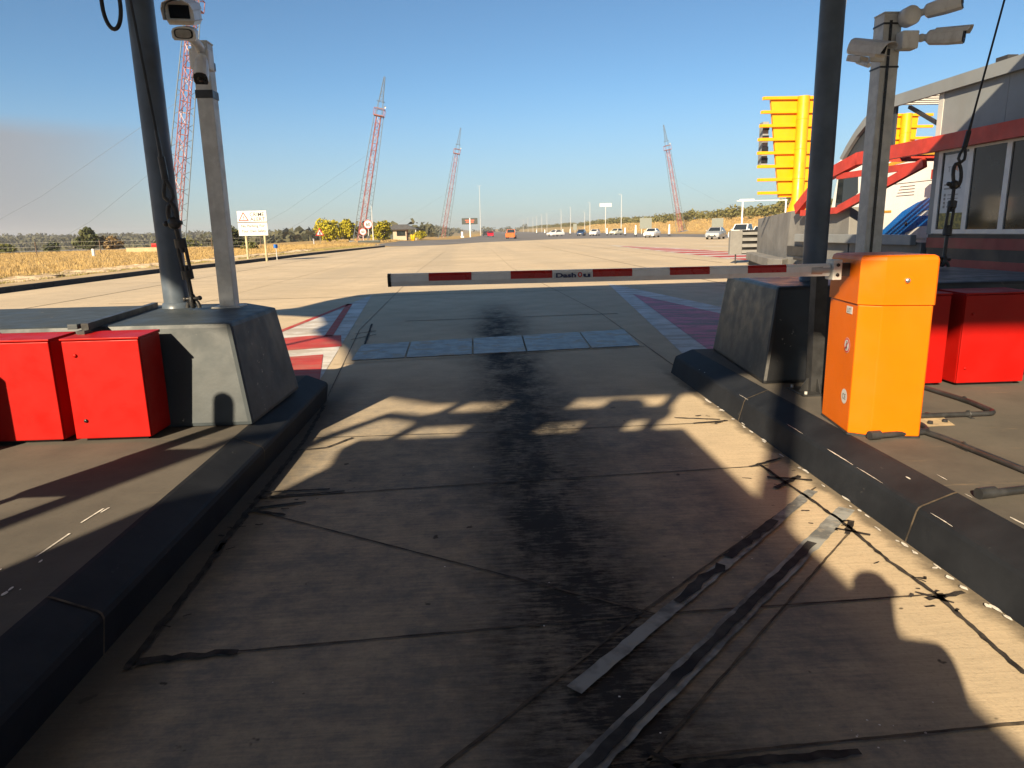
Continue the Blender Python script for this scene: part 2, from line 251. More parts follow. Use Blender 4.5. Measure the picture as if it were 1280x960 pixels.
# ------------------------------------------------------------------ mesh builder
class MB:
    def __init__(s): s.v = []; s.f = []; s.mi = []; s.sm = []
    def add(s, vs, fs, m=0, smooth=False):
        o = len(s.v); s.v += [tuple(v) for v in vs]
        for f in fs: s.f.append(tuple(i + o for i in f)); s.mi.append(m); s.sm.append(smooth)
    def box(s, lo, hi, m=0, bev=0.0):
        x0, y0, z0 = lo; x1, y1, z1 = hi
        if bev <= 0:
            s.add([(x0,y0,z0),(x1,y0,z0),(x1,y1,z0),(x0,y1,z0),(x0,y0,z1),(x1,y0,z1),(x1,y1,z1),(x0,y1,z1)],
                  [(0,3,2,1),(4,5,6,7),(0,1,5,4),(1,2,6,5),(2,3,7,6),(3,0,4,7)], m)
        else:
            b = min(bev, (x1-x0)*.45, (y1-y0)*.45, (z1-z0)*.45)
            bm = bmesh.new(); bmesh.ops.create_cube(bm, size=1)
            for v in bm.verts: v.co = Vector(((x0+x1)/2 + v.co.x*(x1-x0), (y0+y1)/2 + v.co.y*(y1-y0), (z0+z1)/2 + v.co.z*(z1-z0)))
            bmesh.ops.bevel(bm, geom=bm.edges[:], offset=b, segments=2, profile=0.6, affect='EDGES'); s.bm(bm, m)
        return s
    def bm(s, bm, m=0, smooth=False):
        bm.verts.index_update(); s.add([v.co[:] for v in bm.verts], [[v.index for v in f.verts] for f in bm.faces], m, smooth); bm.free(); return s
    def prism(s, poly, lo, hi, axis=2, m=0, bev=0.0):
        """polygon (2D) extruded along axis"""
        def p3(a, h):
            return (a[0], a[1], h) if axis == 2 else ((h, a[0], a[1]) if axis == 0 else (a[0], h, a[1]))
        bm = bmesh.new(); k = len(poly)
        A = [bm.verts.new(p3(a, lo)) for a in poly]; B = [bm.verts.new(p3(a, hi)) for a in poly]
        bm.faces.new(A); bm.faces.new(B)
        for i in range(k): bm.faces.new((A[i], A[(i+1) % k], B[(i+1) % k], B[i]))
        bmesh.ops.recalc_face_normals(bm, faces=bm.faces[:])
        if bev: bmesh.ops.bevel(bm, geom=bm.edges[:], offset=bev, segments=2, profile=0.6, affect='EDGES')
        return s.bm(bm, m)
    def hexa(s, bot, top, m=0, bev=0.0):
        bm = bmesh.new(); k = len(bot)
        A = [bm.verts.new(a) for a in bot]; B = [bm.verts.new(a) for a in top]
        bm.faces.new(A); bm.faces.new(B)
        for i in range(k): bm.faces.new((A[i], A[(i+1) % k], B[(i+1) % k], B[i]))
        bmesh.ops.recalc_face_normals(bm, faces=bm.faces[:])
        if bev: bmesh.ops.bevel(bm, geom=bm.edges[:], offset=bev, segments=2, profile=0.6, affect='EDGES')
        return s.bm(bm, m)
    def tube(s, pts, r, seg=10, m=0, caps=True, smooth=True, square=False):
        pts = [Vector(p) for p in pts]; k = len(pts)
        rr = r if isinstance(r, (list, tuple)) else [r] * k
        if square: seg = 4; smooth = False
        T = []
        for i in range(k):
            d = (pts[min(i+1, k-1)] - pts[max(i-1, 0)])
            T.append(d.normalized() if d.length > 0 else Vector((0, 0, 1)))
        ref = Vector((0, 0, 1)) if abs(T[0].z) < 0.9 else Vector((1, 0, 0))
        a = T[0].cross(ref).normalized(); vs = []
        for i in range(k):
            a = (a - T[i] * a.dot(T[i])).normalized(); b = T[i].cross(a)
            for j in range(seg):
                t = 2 * math.pi * (j + (0.5 if square else 0)) / seg
                vs.append(pts[i] + (a * math.cos(t) + b * math.sin(t)) * rr[i] * (1.4142 if square else 1))
        fs = [(i*seg+j, i*seg+(j+1) % seg, (i+1)*seg+(j+1) % seg, (i+1)*seg+j) for i in range(k-1) for j in range(seg)]
        s.add(vs, fs, m, smooth)
        if caps:
            s.add(vs[:seg], [tuple(range(seg))[::-1]], m); s.add(vs[-seg:], [tuple(range(seg))], m)
        return s
    def lathe(s, prof, c=(0, 0, 0), seg=20, m=0, axis=2, smooth=True):
        vs = []
        for r, h in prof:
            for j in range(seg):
                t = 2*math.pi*j/seg; q = (r*math.cos(t), r*math.sin(t), h)
                if axis == 0: q = (q[2], q[0], q[1])
                elif axis == 1: q = (q[1], q[2], q[0])
                vs.append((q[0]+c[0], q[1]+c[1], q[2]+c[2]))
        k = len(prof)
        fs = [(i*seg+j, i*seg+(j+1) % seg, (i+1)*seg+(j+1) % seg, (i+1)*seg+j) for i in range(k-1) for j in range(seg)]
        s.add(vs, fs, m, smooth); return s
    def ball(s, c, r, m=0, sc=(1, 1, 1), sub=2):
        bm = bmesh.new(); bmesh.ops.create_icosphere(bm, subdivisions=sub, radius=r)
        for v in bm.verts: v.co = Vector((c[0]+v.co.x*sc[0], c[1]+v.co.y*sc[1], c[2]+v.co.z*sc[2]))
        return s.bm(bm, m, True)
    def ring(s, c, R_, r, nrm, seg=20, m=0, arc=(0, 360), squash=1.0):
        nrm = Vector(nrm).normalized(); a = nrm.orthogonal().normalized()
        if abs(nrm.z) < 0.9: a = nrm.cross(Vector((0, 0, 1))).normalized()
        b = nrm.cross(a); full = arc[1]-arc[0] >= 360
        pts = [Vector(c) + a*math.cos(R(t))*R_*squash + b*math.sin(R(t))*R_ for t in np.linspace(arc[0], arc[1], seg)]
        return s.tube(pts, r, 7, m, caps=not full)
    def xform(s, mat):
        s.v = [tuple(mat @ Vector(v)) for v in s.v]; return s
    def build(s, name, mats, root=None, parent=None, label=None):
        me = bpy.data.meshes.new(name)
        loc = Vector(LOC.get(root.name, (0, 0, 0))) if root is not None else Vector((0, 0, 0))
        vs = np.array(s.v, float) - np.array(loc)
        me.from_pydata(vs.tolist(), [], s.f)
        if not isinstance(mats, (list, tuple)): mats = [mats]
        for m in mats: me.materials.append(M[m])
        me.polygons.foreach_set('material_index', s.mi); me.polygons.foreach_set('use_smooth', s.sm)
        bm = bmesh.new(); bm.from_mesh(me); bmesh.ops.recalc_face_normals(bm, faces=bm.faces[:])
        nzs = [f.normal.z for f in bm.faces]
        if nzs and max(nzs) < -0.2 : bmesh.ops.reverse_faces(bm, faces=bm.faces[:])      # open sheets lie face up
        bm.to_mesh(me); bm.free()
        me.update(); o = bpy.data.objects.new(name, me); COL.objects.link(o)
        if parent is None: parent = root
        if parent is not None: o.parent = parent
        if label: o['label'] = label
        return o
LOC = {}
def thing(name, label, cat, loc=(0, 0, 0), group=None):
    o = bpy.data.objects.new(name, None); COL.objects.link(o); o.empty_display_size = 0.2
    o.location = loc; LOC[o.name] = tuple(loc); o['label'] = label; o['category'] = cat
    if group: o['group'] = group
    return o
def tag(o, label, cat, group=None):
    o['label'] = label; o['category'] = cat
    if group: o['group'] = group
    return o
def struct(o, label=None):
    o['kind'] = 'structure'
    if label: o['label'] = label
    return o
def centre(o):
    """move a one-mesh thing's origin to its base centre"""
    me = o.data; a = np.empty(len(me.vertices)*3); me.vertices.foreach_get('co', a); a = a.reshape(-1, 3)
    c = np.array([(a[:,0].min()+a[:,0].max())/2, (a[:,1].min()+a[:,1].max())/2, a[:,2].min()])
    me.vertices.foreach_set('co', (a-c).ravel()); o.location = c; me.update(); return o
def copy_tree(o, loc, label, parent=None, rz=None):
    c = o.copy(); COL.objects.link(c); c.parent = parent
    if parent is None:
        c.location = loc; c['label'] = label
        if rz is not None: c.rotation_euler = (0, 0, rz)
    for ch in o.children: copy_tree(ch, None, None, c)
    return c
def text(mb, body, origin, xd, yd, size, m=0, align='LEFT', depth=0.001, width=None, bold=0.0):
    cu = bpy.data.curves.new('lettering', 'FONT'); cu.body = body; cu.size = 1; cu.align_x = align; cu.extrude = 0.0; cu.resolution_u = 3; cu.offset = bold
    ob = bpy.data.objects.new('lettering', cu); COL.objects.link(ob); dg = bpy.context.evaluated_depsgraph_get()
    me = bpy.data.meshes.new_from_object(ob.evaluated_get(dg)); xd = Vector(xd).normalized(); yd = Vector(yd).normalized(); zd = xd.cross(yd)
    xs = [v.co.x for v in me.vertices]; sx_ = size if width is None else width / max(1e-6, max(xs)-min(xs))
    off = (min(xs) if align == 'LEFT' else 0)
    vs = [Vector(origin) + xd*((v.co.x-off)*sx_) + yd*(v.co.y*size) + zd*depth for v in me.vertices]
    mb.add(vs, [tuple(p.vertices) for p in me.polygons], m)
    bpy.data.objects.remove(ob); bpy.data.curves.remove(cu); bpy.data.meshes.remove(me); return mb

# ================================================================== GROUND
KERB = [(-14.6, 2), (-14.4, 21.6), (-14.3, 32.7), (-13.4, 41), (-12.7, 56), (-11.6, 68), (-10.3, 81.5)]
def hgt(x, y):
    """terrain height: flat plateau for the plaza, falling away to the left, rising to a bank on the right, far hills"""
    x = np.asarray(x, float); y = np.asarray(y, float)
    ss = lambda v, a, b: np.clip((v-a)/(b-a), 0, 1)**2*(3-2*np.clip((v-a)/(b-a), 0, 1))
    z = np.full_like(x, -0.03)
    d = np.hypot(x, y)
    xk = np.interp(y, [k_[1] for k_ in KERB], [k_[0] for k_ in KERB])
    lft = ss(xk - x, 0.4, 2.4)*ss(y, 90, 84) + ss(xk - 3 - x, 0, 6)*ss(y, 84, 90)
    z = z + lft*0.17
    sd = np.minimum(-50 + 0.62*np.maximum(0, y-75), -27) - x
    z = z - ss(sd, 4, 120)*7.0 - ss(y, 240, 420)*ss(-x, -4, 20)*4.0*(1-ss(sd, 4, 120))
    z = z + ss(d, 330, 1000)*ss(-x, -10, 60)*8.5 + ss(d, 1100, 2200)*8*ss(-x, -300, 300)
    z = z + ss(x, 58, 69)*3.5*ss(y, 30, 120) + ss(x, 69, 400)*2.5
    z = z + (np.sin(x*0.045+y*0.013)*0.35 + np.sin(x*0.017-y*0.031)*0.5)*ss(d, 70, 200)*ss(np.abs(x), 45, 110)
    return z
u = np.sinh(np.linspace(-5.6, 5.6, 190)); gx = u/np.sinh(5.6)*2600
gy = np.concatenate([np.linspace(-260, -30, 10), np.linspace(-20, 160, 62), 160+np.geomspace(6, 2600, 52)])
X_, Y_ = np.meshgrid(gx, gy); Z_ = hgt(X_, Y_)
nx, ny = len(gx), len(gy); idx = np.arange(nx*ny).reshape(ny, nx)
mb = MB(); mb.add(np.stack([X_.ravel(), Y_.ravel(), Z_.ravel()], 1).tolist(), np.stack([idx[:-1,:-1].ravel(), idx[:-1,1:].ravel(), idx[1:,1:].ravel(), idx[1:,:-1].ravel()], 1).tolist(), 0, True)
struct(mb.build('ground', 'terrain'))

pl = [(-14.3, -30), (34, -30), (34, 30), (33, 112), (14, 117), (1, 100), (-4, 86)] + [(x+0.05, y) for x, y in KERB[::-1]]
def sheet(name, poly, z, mat):
    mb = MB(); tri = tessellate_polygon([[Vector((x, y, 0)) for x, y in poly]]); mb.add([(x, y, z) for x, y in poly], [tuple(t) for t in tri]); return struct(mb.build(name, mat))
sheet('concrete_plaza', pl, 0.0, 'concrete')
sheet('asphalt_road', [(-6, 84), (0.6, 99.5), (14, 117.2), (33, 112.2), (33.5, 40), (47, 40), (47, 700), (34, 1500), (14, 1500), (2, 240), (-4, 150), (-24, 122), (-70, 118), (-70, 108), (-26, 100), (-11, 86)], 0.004 - 0.02, 'asphalt')
mb = MB()
for (x0, y0), (x1, y1) in zip(KERB[:-1], KERB[1:]):
    L = math.hypot(x1-x0, y1-y0); k = max(1, int(L/1.0)); dx, dy = (x1-x0)/L, (y1-y0)/L
    for i in range(k):
        a0, a1 = L*i/k+0.012, L*(i+1)/k-0.012
        q = lambda a, o: (x0+dx*a-dy*o, y0+dy*a+dx*o)
        mb.hexa([(*q(a0, 0), -0.1), (*q(a1, 0), -0.1), (*q(a1, 0.22), -0.1), (*q(a0, 0.22), -0.1)], [(*q(a0, 0.03), 0.17), (*q(a1, 0.03), 0.17), (*q(a1, 0.22), 0.17), (*q(a0, 0.22), 0.17)])
struct(mb.build('road_kerb', 'kerb_black'))
mb = MB()
L_ = []
for x, y in KERB: L_ += [(x-0.21, y, 0.171), (x-1.3, y+0.1, 0.176)]
mb.add(L_, [(2*i, 2*i+1, 2*i+3, 2*i+2) for i in range(len(KERB)-1)]); struct(mb.build('verge', 'verge_soil'))

# ---- painted chevron islands
def ribbon(mb, pts, wd, z, m=0, jag=0.0, step=0.06):
    """flat strip along a polyline with uneven edges"""
    P = []
    for (a, b) in zip(pts[:-1], pts[1:]):
        a, b = Vector(a), Vector(b); k = max(1, int((b-a).length/step)) if jag else 1
        P += [a + (b-a)*i/k for i in range(k)]
    P.append(Vector(pts[-1])); vs = []; ww = wd if callable(wd) else (lambda t: wd)
    for i, p_ in enumerate(P):
        d = (P[min(i+1, len(P)-1)] - P[max(i-1, 0)]).normalized(); nn = Vector((-d.y, d.x)); h = ww(i/max(1, len(P)-1))/2
        j1 = 1 + jag*(random.random()-.5)*2; j2 = 1 + jag*(random.random()-.5)*2; sh = jag*h*(random.random()-.5)*1.2
        for o in (h*j1+sh, -h*j2+sh): vs.append((p_.x+nn.x*o, p_.y+nn.y*o, z))
    mb.add(vs, [(2*i, 2*i+1, 2*i+3, 2*i+2) for i in range(len(P)-1)], m)
mb = MB(); z = 0.004
mb.add([(-2.70, 18.1, z), (-3.45, 10.2, z), (-3.6, 6.2, z), (-1.62, 6.2, z)], [(0, 1, 2, 3)], 0)            # white base
mb.add([(-2.62, 10.95, z+.004), (-2.14, 10.9, z+.004), (-1.93, 9.8, z+.004), (-3.44, 9.3, z+.004), (-3.5, 10.5, z+.004)], [(0, 1, 2, 3, 4)], 1)
mb.add([(-3.5, 8.75, z+.004), (-2.05, 9.15, z+.004), (-1.70, 7.3, z+.004), (-1.60, 6.25, z+.004), (-3.58, 6.25, z+.004)], [(0, 1, 2, 3, 4)], 1)
ribbon(mb, [(-3.30, 11.0), (-2.88, 15.9)], 0.11, z+.004, 1); ribbon(mb, [(-2.88, 15.9), (-2.32, 10.8)], 0.13, z+.004, 1)
struct(mb.build('road_marking', ['mark_white', 'mark_red']))
mb = MB()
mb.add([(3.78, 20.2, z), (2.42, 7.3, z), (2.75, 7.0, z), (6.0, 7.0, z), (4.75, 13.5, z)], [(0, 1, 2, 3, 4)], 0)
mb.add([(3.72, 16.6, z+.004), (2.93, 8.6, z+.004), (2.95, 7.1, z+.004), (5.2, 7.1, z+.004), (4.30, 12.9, z+.004)], [(0, 1, 2, 3, 4)], 1)
struct(mb.build('road_marking', ['mark_white', 'mark_maroon']))
mb = MB()                                               # hatched nose of the next island on the right
A, B, C_ = (12.5, 66), (12.1, 30), (15.6, 31)
mb.add([(*A, z), (*B, z), (*C_, z), (15.3, 52, z)], [(0, 1, 2, 3)], 0)
for i in range(9):
    t0 = 0.13 + i*0.096; t1 = t0+0.058
    l = lambda t: (12.5-0.4*t+0.12, 66-36*t); r_ = lambda t: (12.7+min(1, t*2.2)*2.7, 66-35*t-2)
    mb.add([(*l(t0), z+.004), (*r_(t0-.03), z+.004), (*r_(t1-.03), z+.004), (*l(t1), z+.004)], [(0, 1, 2, 3)], 1)
struct(mb.build('road_marking', ['mark_white', 'mark_red']))
mb = MB()
ribbon(mb, [(18, 55), (27, 47)], 0.5, z, 0); ribbon(mb, [(21, 52.5), (24.5, 49.3)], 0.42, z+.004, 1); ribbon(mb, [(17, 78), (22, 74)], 0.3, z, 0)
struct(mb.build('road_marking', ['mark_white', 'mark_red']))

# ---- joints, sealed cracks and slots in the lane
mb = MB(); zj = 0.005
J = [[(-1.3, 2.40), (0.69, 2.55), (1.94, 2.60)], [(-1.33, 3.84), (0.69, 2.55)], [(-0.30, 1.62), (0.62, 2.55), (2.0, 3.86)], [(0.45, 1.74), (1.86, 3.22)], [(-1.36, 4.02), (0.18, 4.15), (1.88, 4.27)],
     [(-1.3, 5.28), (0.24, 5.27), (1.95, 5.33)], [(0.1, 1.74), (2.0, 1.84)], [(-1.45, 6.3), (-1.95, 11.5), (-2.4, 30), (-2.5, 60)], [(2.2, 6.5), (2.3, 13), (1.5, 30), (1.3, 60)], [(-1.3, 12.5), (2.6, 12.8)],
     [(-9, 17.5), (9, 18.4)], [(-14, 25.5), (14, 26)], [(-14, 33), (16, 33.5)], [(-13, 44), (20, 44.5)], [(-12, 58), (25, 58)], [(-10, 75), (30, 75)], [(-6.5, 8), (-7, 60)], [(6.8, 18), (6.3, 70)], [(-10.5, 10), (-10.8, 60)], [(10.6, 30), (10, 85)]]
for pts in J: ribbon(mb, [Vector(q) for q in pts], 0.011 if pts[0][1] < 9 else 0.035, zj, 0, 0.35 if pts[0][1] < 9 else 0.2, 0.05 if pts[0][1] < 9 else 1.0)
struct(mb.build('slab_joint', 'joint_dark'))
mb = MB()
T_ = [([(-1.31, 2.38), (-1.16, 2.40), (-0.95, 2.42)], 0.06), ([(-1.33, 2.34), (-1.33, 2.75), (-1.34, 3.4)], 0.05), ([(-1.35, 3.3), (-1.36, 5.2), (-1.44, 6.3)], 0.05), ([(-1.33, 3.83), (-1.12, 3.74)], 0.04), ([(-1.33, 3.86), (-1.05, 3.93)], 0.035), ([(-1.36, 4.03), (-0.85, 4.08)], 0.035), ([(-1.36, 4.12), (-0.95, 4.13)], 0.03), ([(-1.4, 4.95), (-1.15, 5.0), (-1.0, 5.24)], 0.03),
      ([(1.83, 4.28), (1.845, 4.01), (1.88, 3.6), (1.895, 3.25), (1.88, 2.9), (1.905, 2.6), (1.86, 2.05)], 0.035), ([(1.75, 3.86), (1.99, 4.05)], 0.05), ([(1.78, 4.05), (2.03, 3.97)], 0.04), ([(1.84, 3.2), (1.95, 3.36)], 0.05), ([(1.82, 3.27), (1.95, 3.18)], 0.035), ([(1.84, 2.56), (2.03, 2.60)], 0.045), ([(1.83, 2.62), (1.93, 2.52)], 0.03), ([(1.7, 5.31), (2.0, 5.36)], 0.04), ([(1.75, 4.25), (2.02, 4.4)], 0.04),
      ([(1.95, 5.4), (1.6, 5.5)], 0.03), ([(0.1, 1.70), (1.1, 1.74)], 0.05), ([(0.55, 1.72), (0.46, 1.80)], 0.03), ([(-1.62, 9.9), (-1.85, 12.2)], 0.05), ([(-1.95, 11.0), (-1.65, 11.3)], 0.05), ([(-1.9, 10.4), (-1.6, 10.9)], 0.04)]
for pts, wd in T_: ribbon(mb, [Vector(q) for q in pts], wd*.62, zj+.004, 0, 0.38, 0.03)
for k in range(46):                                     # drips of sealant beside the seams
    sx0, sy0 = random.choice([(-1.33, 3.6), (-1.2, 4.05), (1.88, 3.3), (1.85, 4.1), (1.9, 2.6), (-1.34, 2.5), (1.9, 5.3)]); x0 = sx0+random.gauss(0, .10); y0 = sy0+random.gauss(0, .14)
    if -1.45 < x0 < 2.02: ribbon(mb, [Vector((x0, y0)), Vector((x0+random.uniform(.01, .06), y0+random.uniform(-.03, .03)))], random.uniform(.006, .016), zj+.004, 0, 0.6, 0.015)
struct(mb.build('crack_sealant', 'tar'))
mb = MB()
ribbon(mb, [Vector((0.29, 2.09)), Vector((1.95, 3.80))], 0.062, 0.009, 0, 0.10, 0.05); ribbon(mb, [Vector((0.80, 2.62)), Vector((1.1, 2.93))], 0.05, 0.013, 1, 0.5, 0.05)
ribbon(mb, [Vector((1.15, 3.0)), Vector((1.55, 3.40))], 0.05, 0.013, 1, 0.3, 0.05)
ribbon(mb, [Vector((0.24, 1.70)), Vector((2.01, 3.52))], 0.085, 0.009, 0, 0.08, 0.05); ribbon(mb, [Vector((0.24, 1.70)), Vector((1.62, 3.12))], 0.04, 0.013, 1, 0.25, 0.05)
struct(mb.build('slot_strip', ['slot_fill', 'slot_dark']))
mb = MB()                                               # litter of pale chips on the lane and paint scars on the island
for k in range(34):
    x0, y0 = random.uniform(-1.2, 1.9), random.uniform(1.7, 5.0)
    if random.random() < .3: x0, y0 = random.gauss(1.2, .10), random.gauss(1.84, .04)
    a = random.random()*6.28; r0 = random.uniform(.002, .0055); mb.add([(x0+r0*math.cos(a+t)*random.uniform(.6, 1.3), y0+r0*math.sin(a+t)*random.uniform(.6, 1.3), 0.017) for t in (0, 1.3, 2.6, 3.9, 5.1)], [(0, 1, 2, 3, 4)])
struct(mb.build('litter', 'chip_white'))

# metal plates across the lane
mb = MB()
base = [(-1.95, 9.75), (-1.78, 8.42), (2.38, 9.1), (2.72, 10.95)]
mb.add([(x, y, 0.004) for x, y in base], [(0, 1, 2, 3)], 1)
th = thing('inductive_plate_row', 'row of worn grey steel plates set across the concrete lane', 'steel plate', (0.3, 9.7, 0))
mb.build('bedding', ['plate_steel', 'concrete'], th)
xs0 = [-1.6, -0.93, -0.08, 0.62, 1.48, 2.16]; xs1 = [-1.66, -0.98, -0.085, 0.65, 1.54, 2.27]
for a in range(5):
    y0 = lambda x: 8.62+0.13*(x+1.6)+0.0; y1 = lambda x: 9.86+0.2*(x+1.6)
    e = 0.012
    q = [(xs0[a]+e, y0(xs0[a])), (xs0[a+1]-e, y0(xs0[a+1])), (xs1[a+1]-e, y1(xs1[a+1])), (xs1[a]+e, y1(xs1[a]))]
    b2 = MB(); b2.hexa([(x, y, 0.006) for x, y in q], [(x, y, 0.016) for x, y in q]); b2.build('plate', 'plate_steel', th)

# ================================================================== TRAFFIC ISLANDS
def island(name, prof, y0, y1, floorx, nose, seams):
    mb = MB()
    vs = [(x, y0, z) for x, z in prof] + [(x, y1, z) for x, z in prof]; k = len(prof)
    mb.add(vs, [(i, i+1, k+i+1, k+i) for i in range(k-1)], 1)
    mb.add([(prof[-1][0], y0, .25), (prof[-1][0], y1, .25), (floorx, y1, .25), (floorx, y0, .25)], [(0, 1, 2, 3)], 0)
    mb.add([(x, y1, z) for x, z in prof] + [(floorx, y1, .25), (floorx, y1, 0)], [tuple(range(k+2))], 1)
    for ys in seams:
        s_ = 1 if prof[-1][0] > 0 else -1
        mb.add([(x-s_*.0025, ys-.006, z+.0025) for x, z in prof] + [(x-s_*.0025, ys+.006, z+.0025) for x, z in prof], [(i, i+1, k+i+1, k+i) for i in range(k-1)], 2)
    return struct(mb.build(name, ['island_floor', 'kerb_black', 'joint_dark']))
island('traffic_island', [(-1.47, -0.02), (-1.445, .15), (-1.452, .172), (-1.465, .183), (-1.62, .246), (-1.64, .25)], -14, 6.55, -5.2, 0, [2.45, 4.5])
island('traffic_island', [(2.08, -0.02), (2.125, .16), (2.135, .178), (2.15, .187), (2.30, .246), (2.32, .25)], -14, 7.35, 5.6, 0, [3.1, 5.35])
# chips of paint knocked off the kerb edges and a bare patch on the floor
mb = MB()
def chip(x, y, z, lx, ly, dz=0.003, tilt=0.0):
    k = 9; z += random.random()*.004; mb.add([(x+lx*math.cos(t)*random.uniform(.5, 1.2), y+ly*math.sin(t)*random.uniform(.6, 1.2), z+dz+tilt*lx*math.cos(t)) for t in np.linspace(0, 6.28, k, endpoint=False)], [tuple(range(k))], 0)
for (ya, yb_, wd) in [(3.72, 4.02, .007), (3.42, 3.68, .004), (4.35, 4.6, .004), (2.86, 3.02, .005), (5.3, 5.5, .004)]:
    k0 = len(mb.v); ribbon(mb, [Vector((2.137, ya)), Vector((2.139, (ya+yb_)/2)), Vector((2.137, yb_))], lambda t, w_=wd: w_*(.35+math.sin(3.14*t)), .1875, 0, .35, .02)
for k in range(2):
    y = random.uniform(2.0, 6.6); chip(2.139+random.uniform(-.002, .004), y, .183, .004, random.uniform(.006, .02), 0.004, 0.5)
for k in range(38):
    y = random.uniform(2.2, 6.2); chip(2.055+random.gauss(0, .012), y, 0.005, random.uniform(.004, .016), random.uniform(.01, .05))
for (x, y, a, b) in [(2.375, 3.3, .003, .05), (2.35, 2.75, .008, .05), (2.34, 3.05, .003, .03)]: chip(x, y, .25, a, b)
for k in range(1): chip(random.uniform(2.17, 2.29), random.uniform(2.6, 5.6), 0, .004, random.uniform(.01, .03)); mb.v[-9:] = [(x, y, .187+(x-2.15)*.393+.004) for x, y, z in mb.v[-9:]]
for (x0, y0, x1, y1) in [(-1.886, 2.80, -1.874, 3.03), (-1.889, 3.15, -1.872, 3.32), (-1.86, 3.27, -1.85, 3.33)]:
    mb.add([(x0-.004, y0, .253), (x0+.004, y0, .253), (x1+.005, y1, .253), (x1-.005, y1, .253)], [(0, 1, 2, 3)])
for k in range(7): chip(random.gauss(-1.85, .12), random.gauss(2.45, .12), .25, random.uniform(.003, .012), random.uniform(.006, .02))
struct(mb.build('paint_chips', 'chip_white'))
mb = MB(); mb.add([(2.83, 4.52, .253), (3.16, 4.51, .253), (3.08, 4.21, .253), (2.81, 4.20, .253)], [(3, 2, 1, 0)]); mb.add([(2.37, 2.55, .253), (2.62, 2.62, .253), (2.52, 2.42, .253), (2.36, 2.38, .253)], [(0, 1, 2, 3)])
struct(mb.build('bare_patch', 'bare_patch'))
for x, y in [(2.93, 4.46), (3.06, 4.47), (2.95, 4.27), (3.07, 4.30)]:
    mb = MB(); mb.lathe([(0, .27), (.016, .27), (.016, .253), (.02, .253)], (x, y, 0), 8)
    t = tag(mb.build('anchor_bolt', 'black_steel'), 'rusty cut off anchor bolt in the bare patch by the orange cabinet', 'bolt', 'anchor bolts in the bare patch'); centre(t)

# concrete crash blocks
mb = MB(); mb.hexa([(-5.1, 4.82, .25), (-1.60, 4.80, .25), (-1.555, 5.95, .25), (-2.0, 6.5, .25), (-5.1, 6.5, .25)], [(-5.1, 4.90, .965), (-1.715, 4.895, .965), (-1.69, 5.93, .965), (-2.05, 6.38, .965), (-5.1, 6.38, .965)], 0, 0.03)
th = thing('crash_block', 'grey painted concrete crash block on the left island', 'concrete block', (-3, 5.6, .25)); mb.build('block_body', 'grey_block', th)
mb = MB(); mb.hexa([(2.36, 5.57, .25), (5.5, 5.62, .25), (5.5, 8.6, .25), (3.75, 8.6, .25), (2.50, 7.25, .25)], [(2.50, 5.70, 1.05), (5.37, 5.74, 1.05), (5.36, 8.45, 1.05), (3.75, 8.45, 1.05), (2.63, 7.25, 1.05)], 0, 0.03)
th2 = thing('crash_block', 'black painted concrete crash block behind the orange barrier cabinet', 'concrete block', (4, 7, .25)); mb.build('block_body', 'black_block', th2)
# channel lying over the left block
mb = MB(); a, b = Vector((-2.60, 4.72, .985)), Vector((-2.77, 6.15, .985)); mb.tube([a, b], .022, square=True); mb.box((-2.625, 4.66, .93), (-2.575, 4.735, .965))
t = tag(mb.build('cable_channel', 'black_steel'), 'black steel cable channel lying across the grey crash block', 'cable channel'); centre(t)
mb = MB(); mb.box((-2.725, 4.74, .967), (-2.66, 4.84, 1.0), 0, .004); t = tag(mb.build('junction_bracket', 'grey_block'), 'small grey bracket at the end of the cable channel', 'bracket'); centre(t)

# ================================================================== RED CABINETS
def red_box(x0, x1, y0, y1, z0, z1, label, door_gap=False, keys=()):
    th = thing('red_cabinet', label, 'cabinet', ((x0+x1)/2, (y0+y1)/2, z0), 'red equipment cabinets')
    mb = MB(); mb.box((x0, y0+.02, z0), (x1, y1, z1), 0, .006); mb.build('body', 'red_paint', th)
    mb = MB(); mb.box((x0, y0, z0+.004), (x1, y0+.016, z1-.004), 0, .005); dr = mb.build('door', 'red_paint', th)
    mb = MB(); mb.hexa([(x0-.008, y0-.006, z1+.002), (x1+.008, y0-.006, z1+.002), (x1+.008, y1, z1+.002), (x0-.008, y1, z1+.002)], [(x0-.008, y0-.006, z1+.014), (x1+.008, y0-.006, z1+.014), (x1+.008, y1, z1+.02), (x0-.008, y1, z1+.02)], 0, .003); mb.build('lid', 'red_paint', th)
    for (kx, kz, m) in keys:
        mb = MB(); mb.lathe([(0, -.012), (.009, -.012), (.012, -.008), (.012, 0)], (kx, y0, kz), 12, 0, 1); mb.build('lock', m, th, dr)
    mb = MB(); mb.box((x0+.04, y0+.05, .252), (x1-.04, y1-.02, z0+.002)); mb.build('plinth', 'black_steel', th)
    return th
red_box(-2.64, -2.165, 4.50, 4.81, .275, .925, 'red cabinet fixed to the grey block, next to its right corner', keys=((-2.565, .83, 'red_paint'), (-2.56, .40, 'plastic_black')))
red_box(-3.26, -2.72, 4.50, 4.81, .275, .925, 'red cabinet on the left island cut by the left picture edge', keys=((-3.2, .83, 'red_paint'),))
red_box(3.82, 4.37, 5.27, 5.60, .275, .985, 'shadow topped red cabinet in front of the black block, right of the orange cabinet', keys=((3.89, .83, 'red_paint'), (3.875, .40, 'red_paint')))
red_box(3.16, 3.72, 5.30, 5.60, .275, .985, 'red cabinet mostly hidden behind the orange barrier cabinet', keys=((3.22, .83, 'red_paint'),))
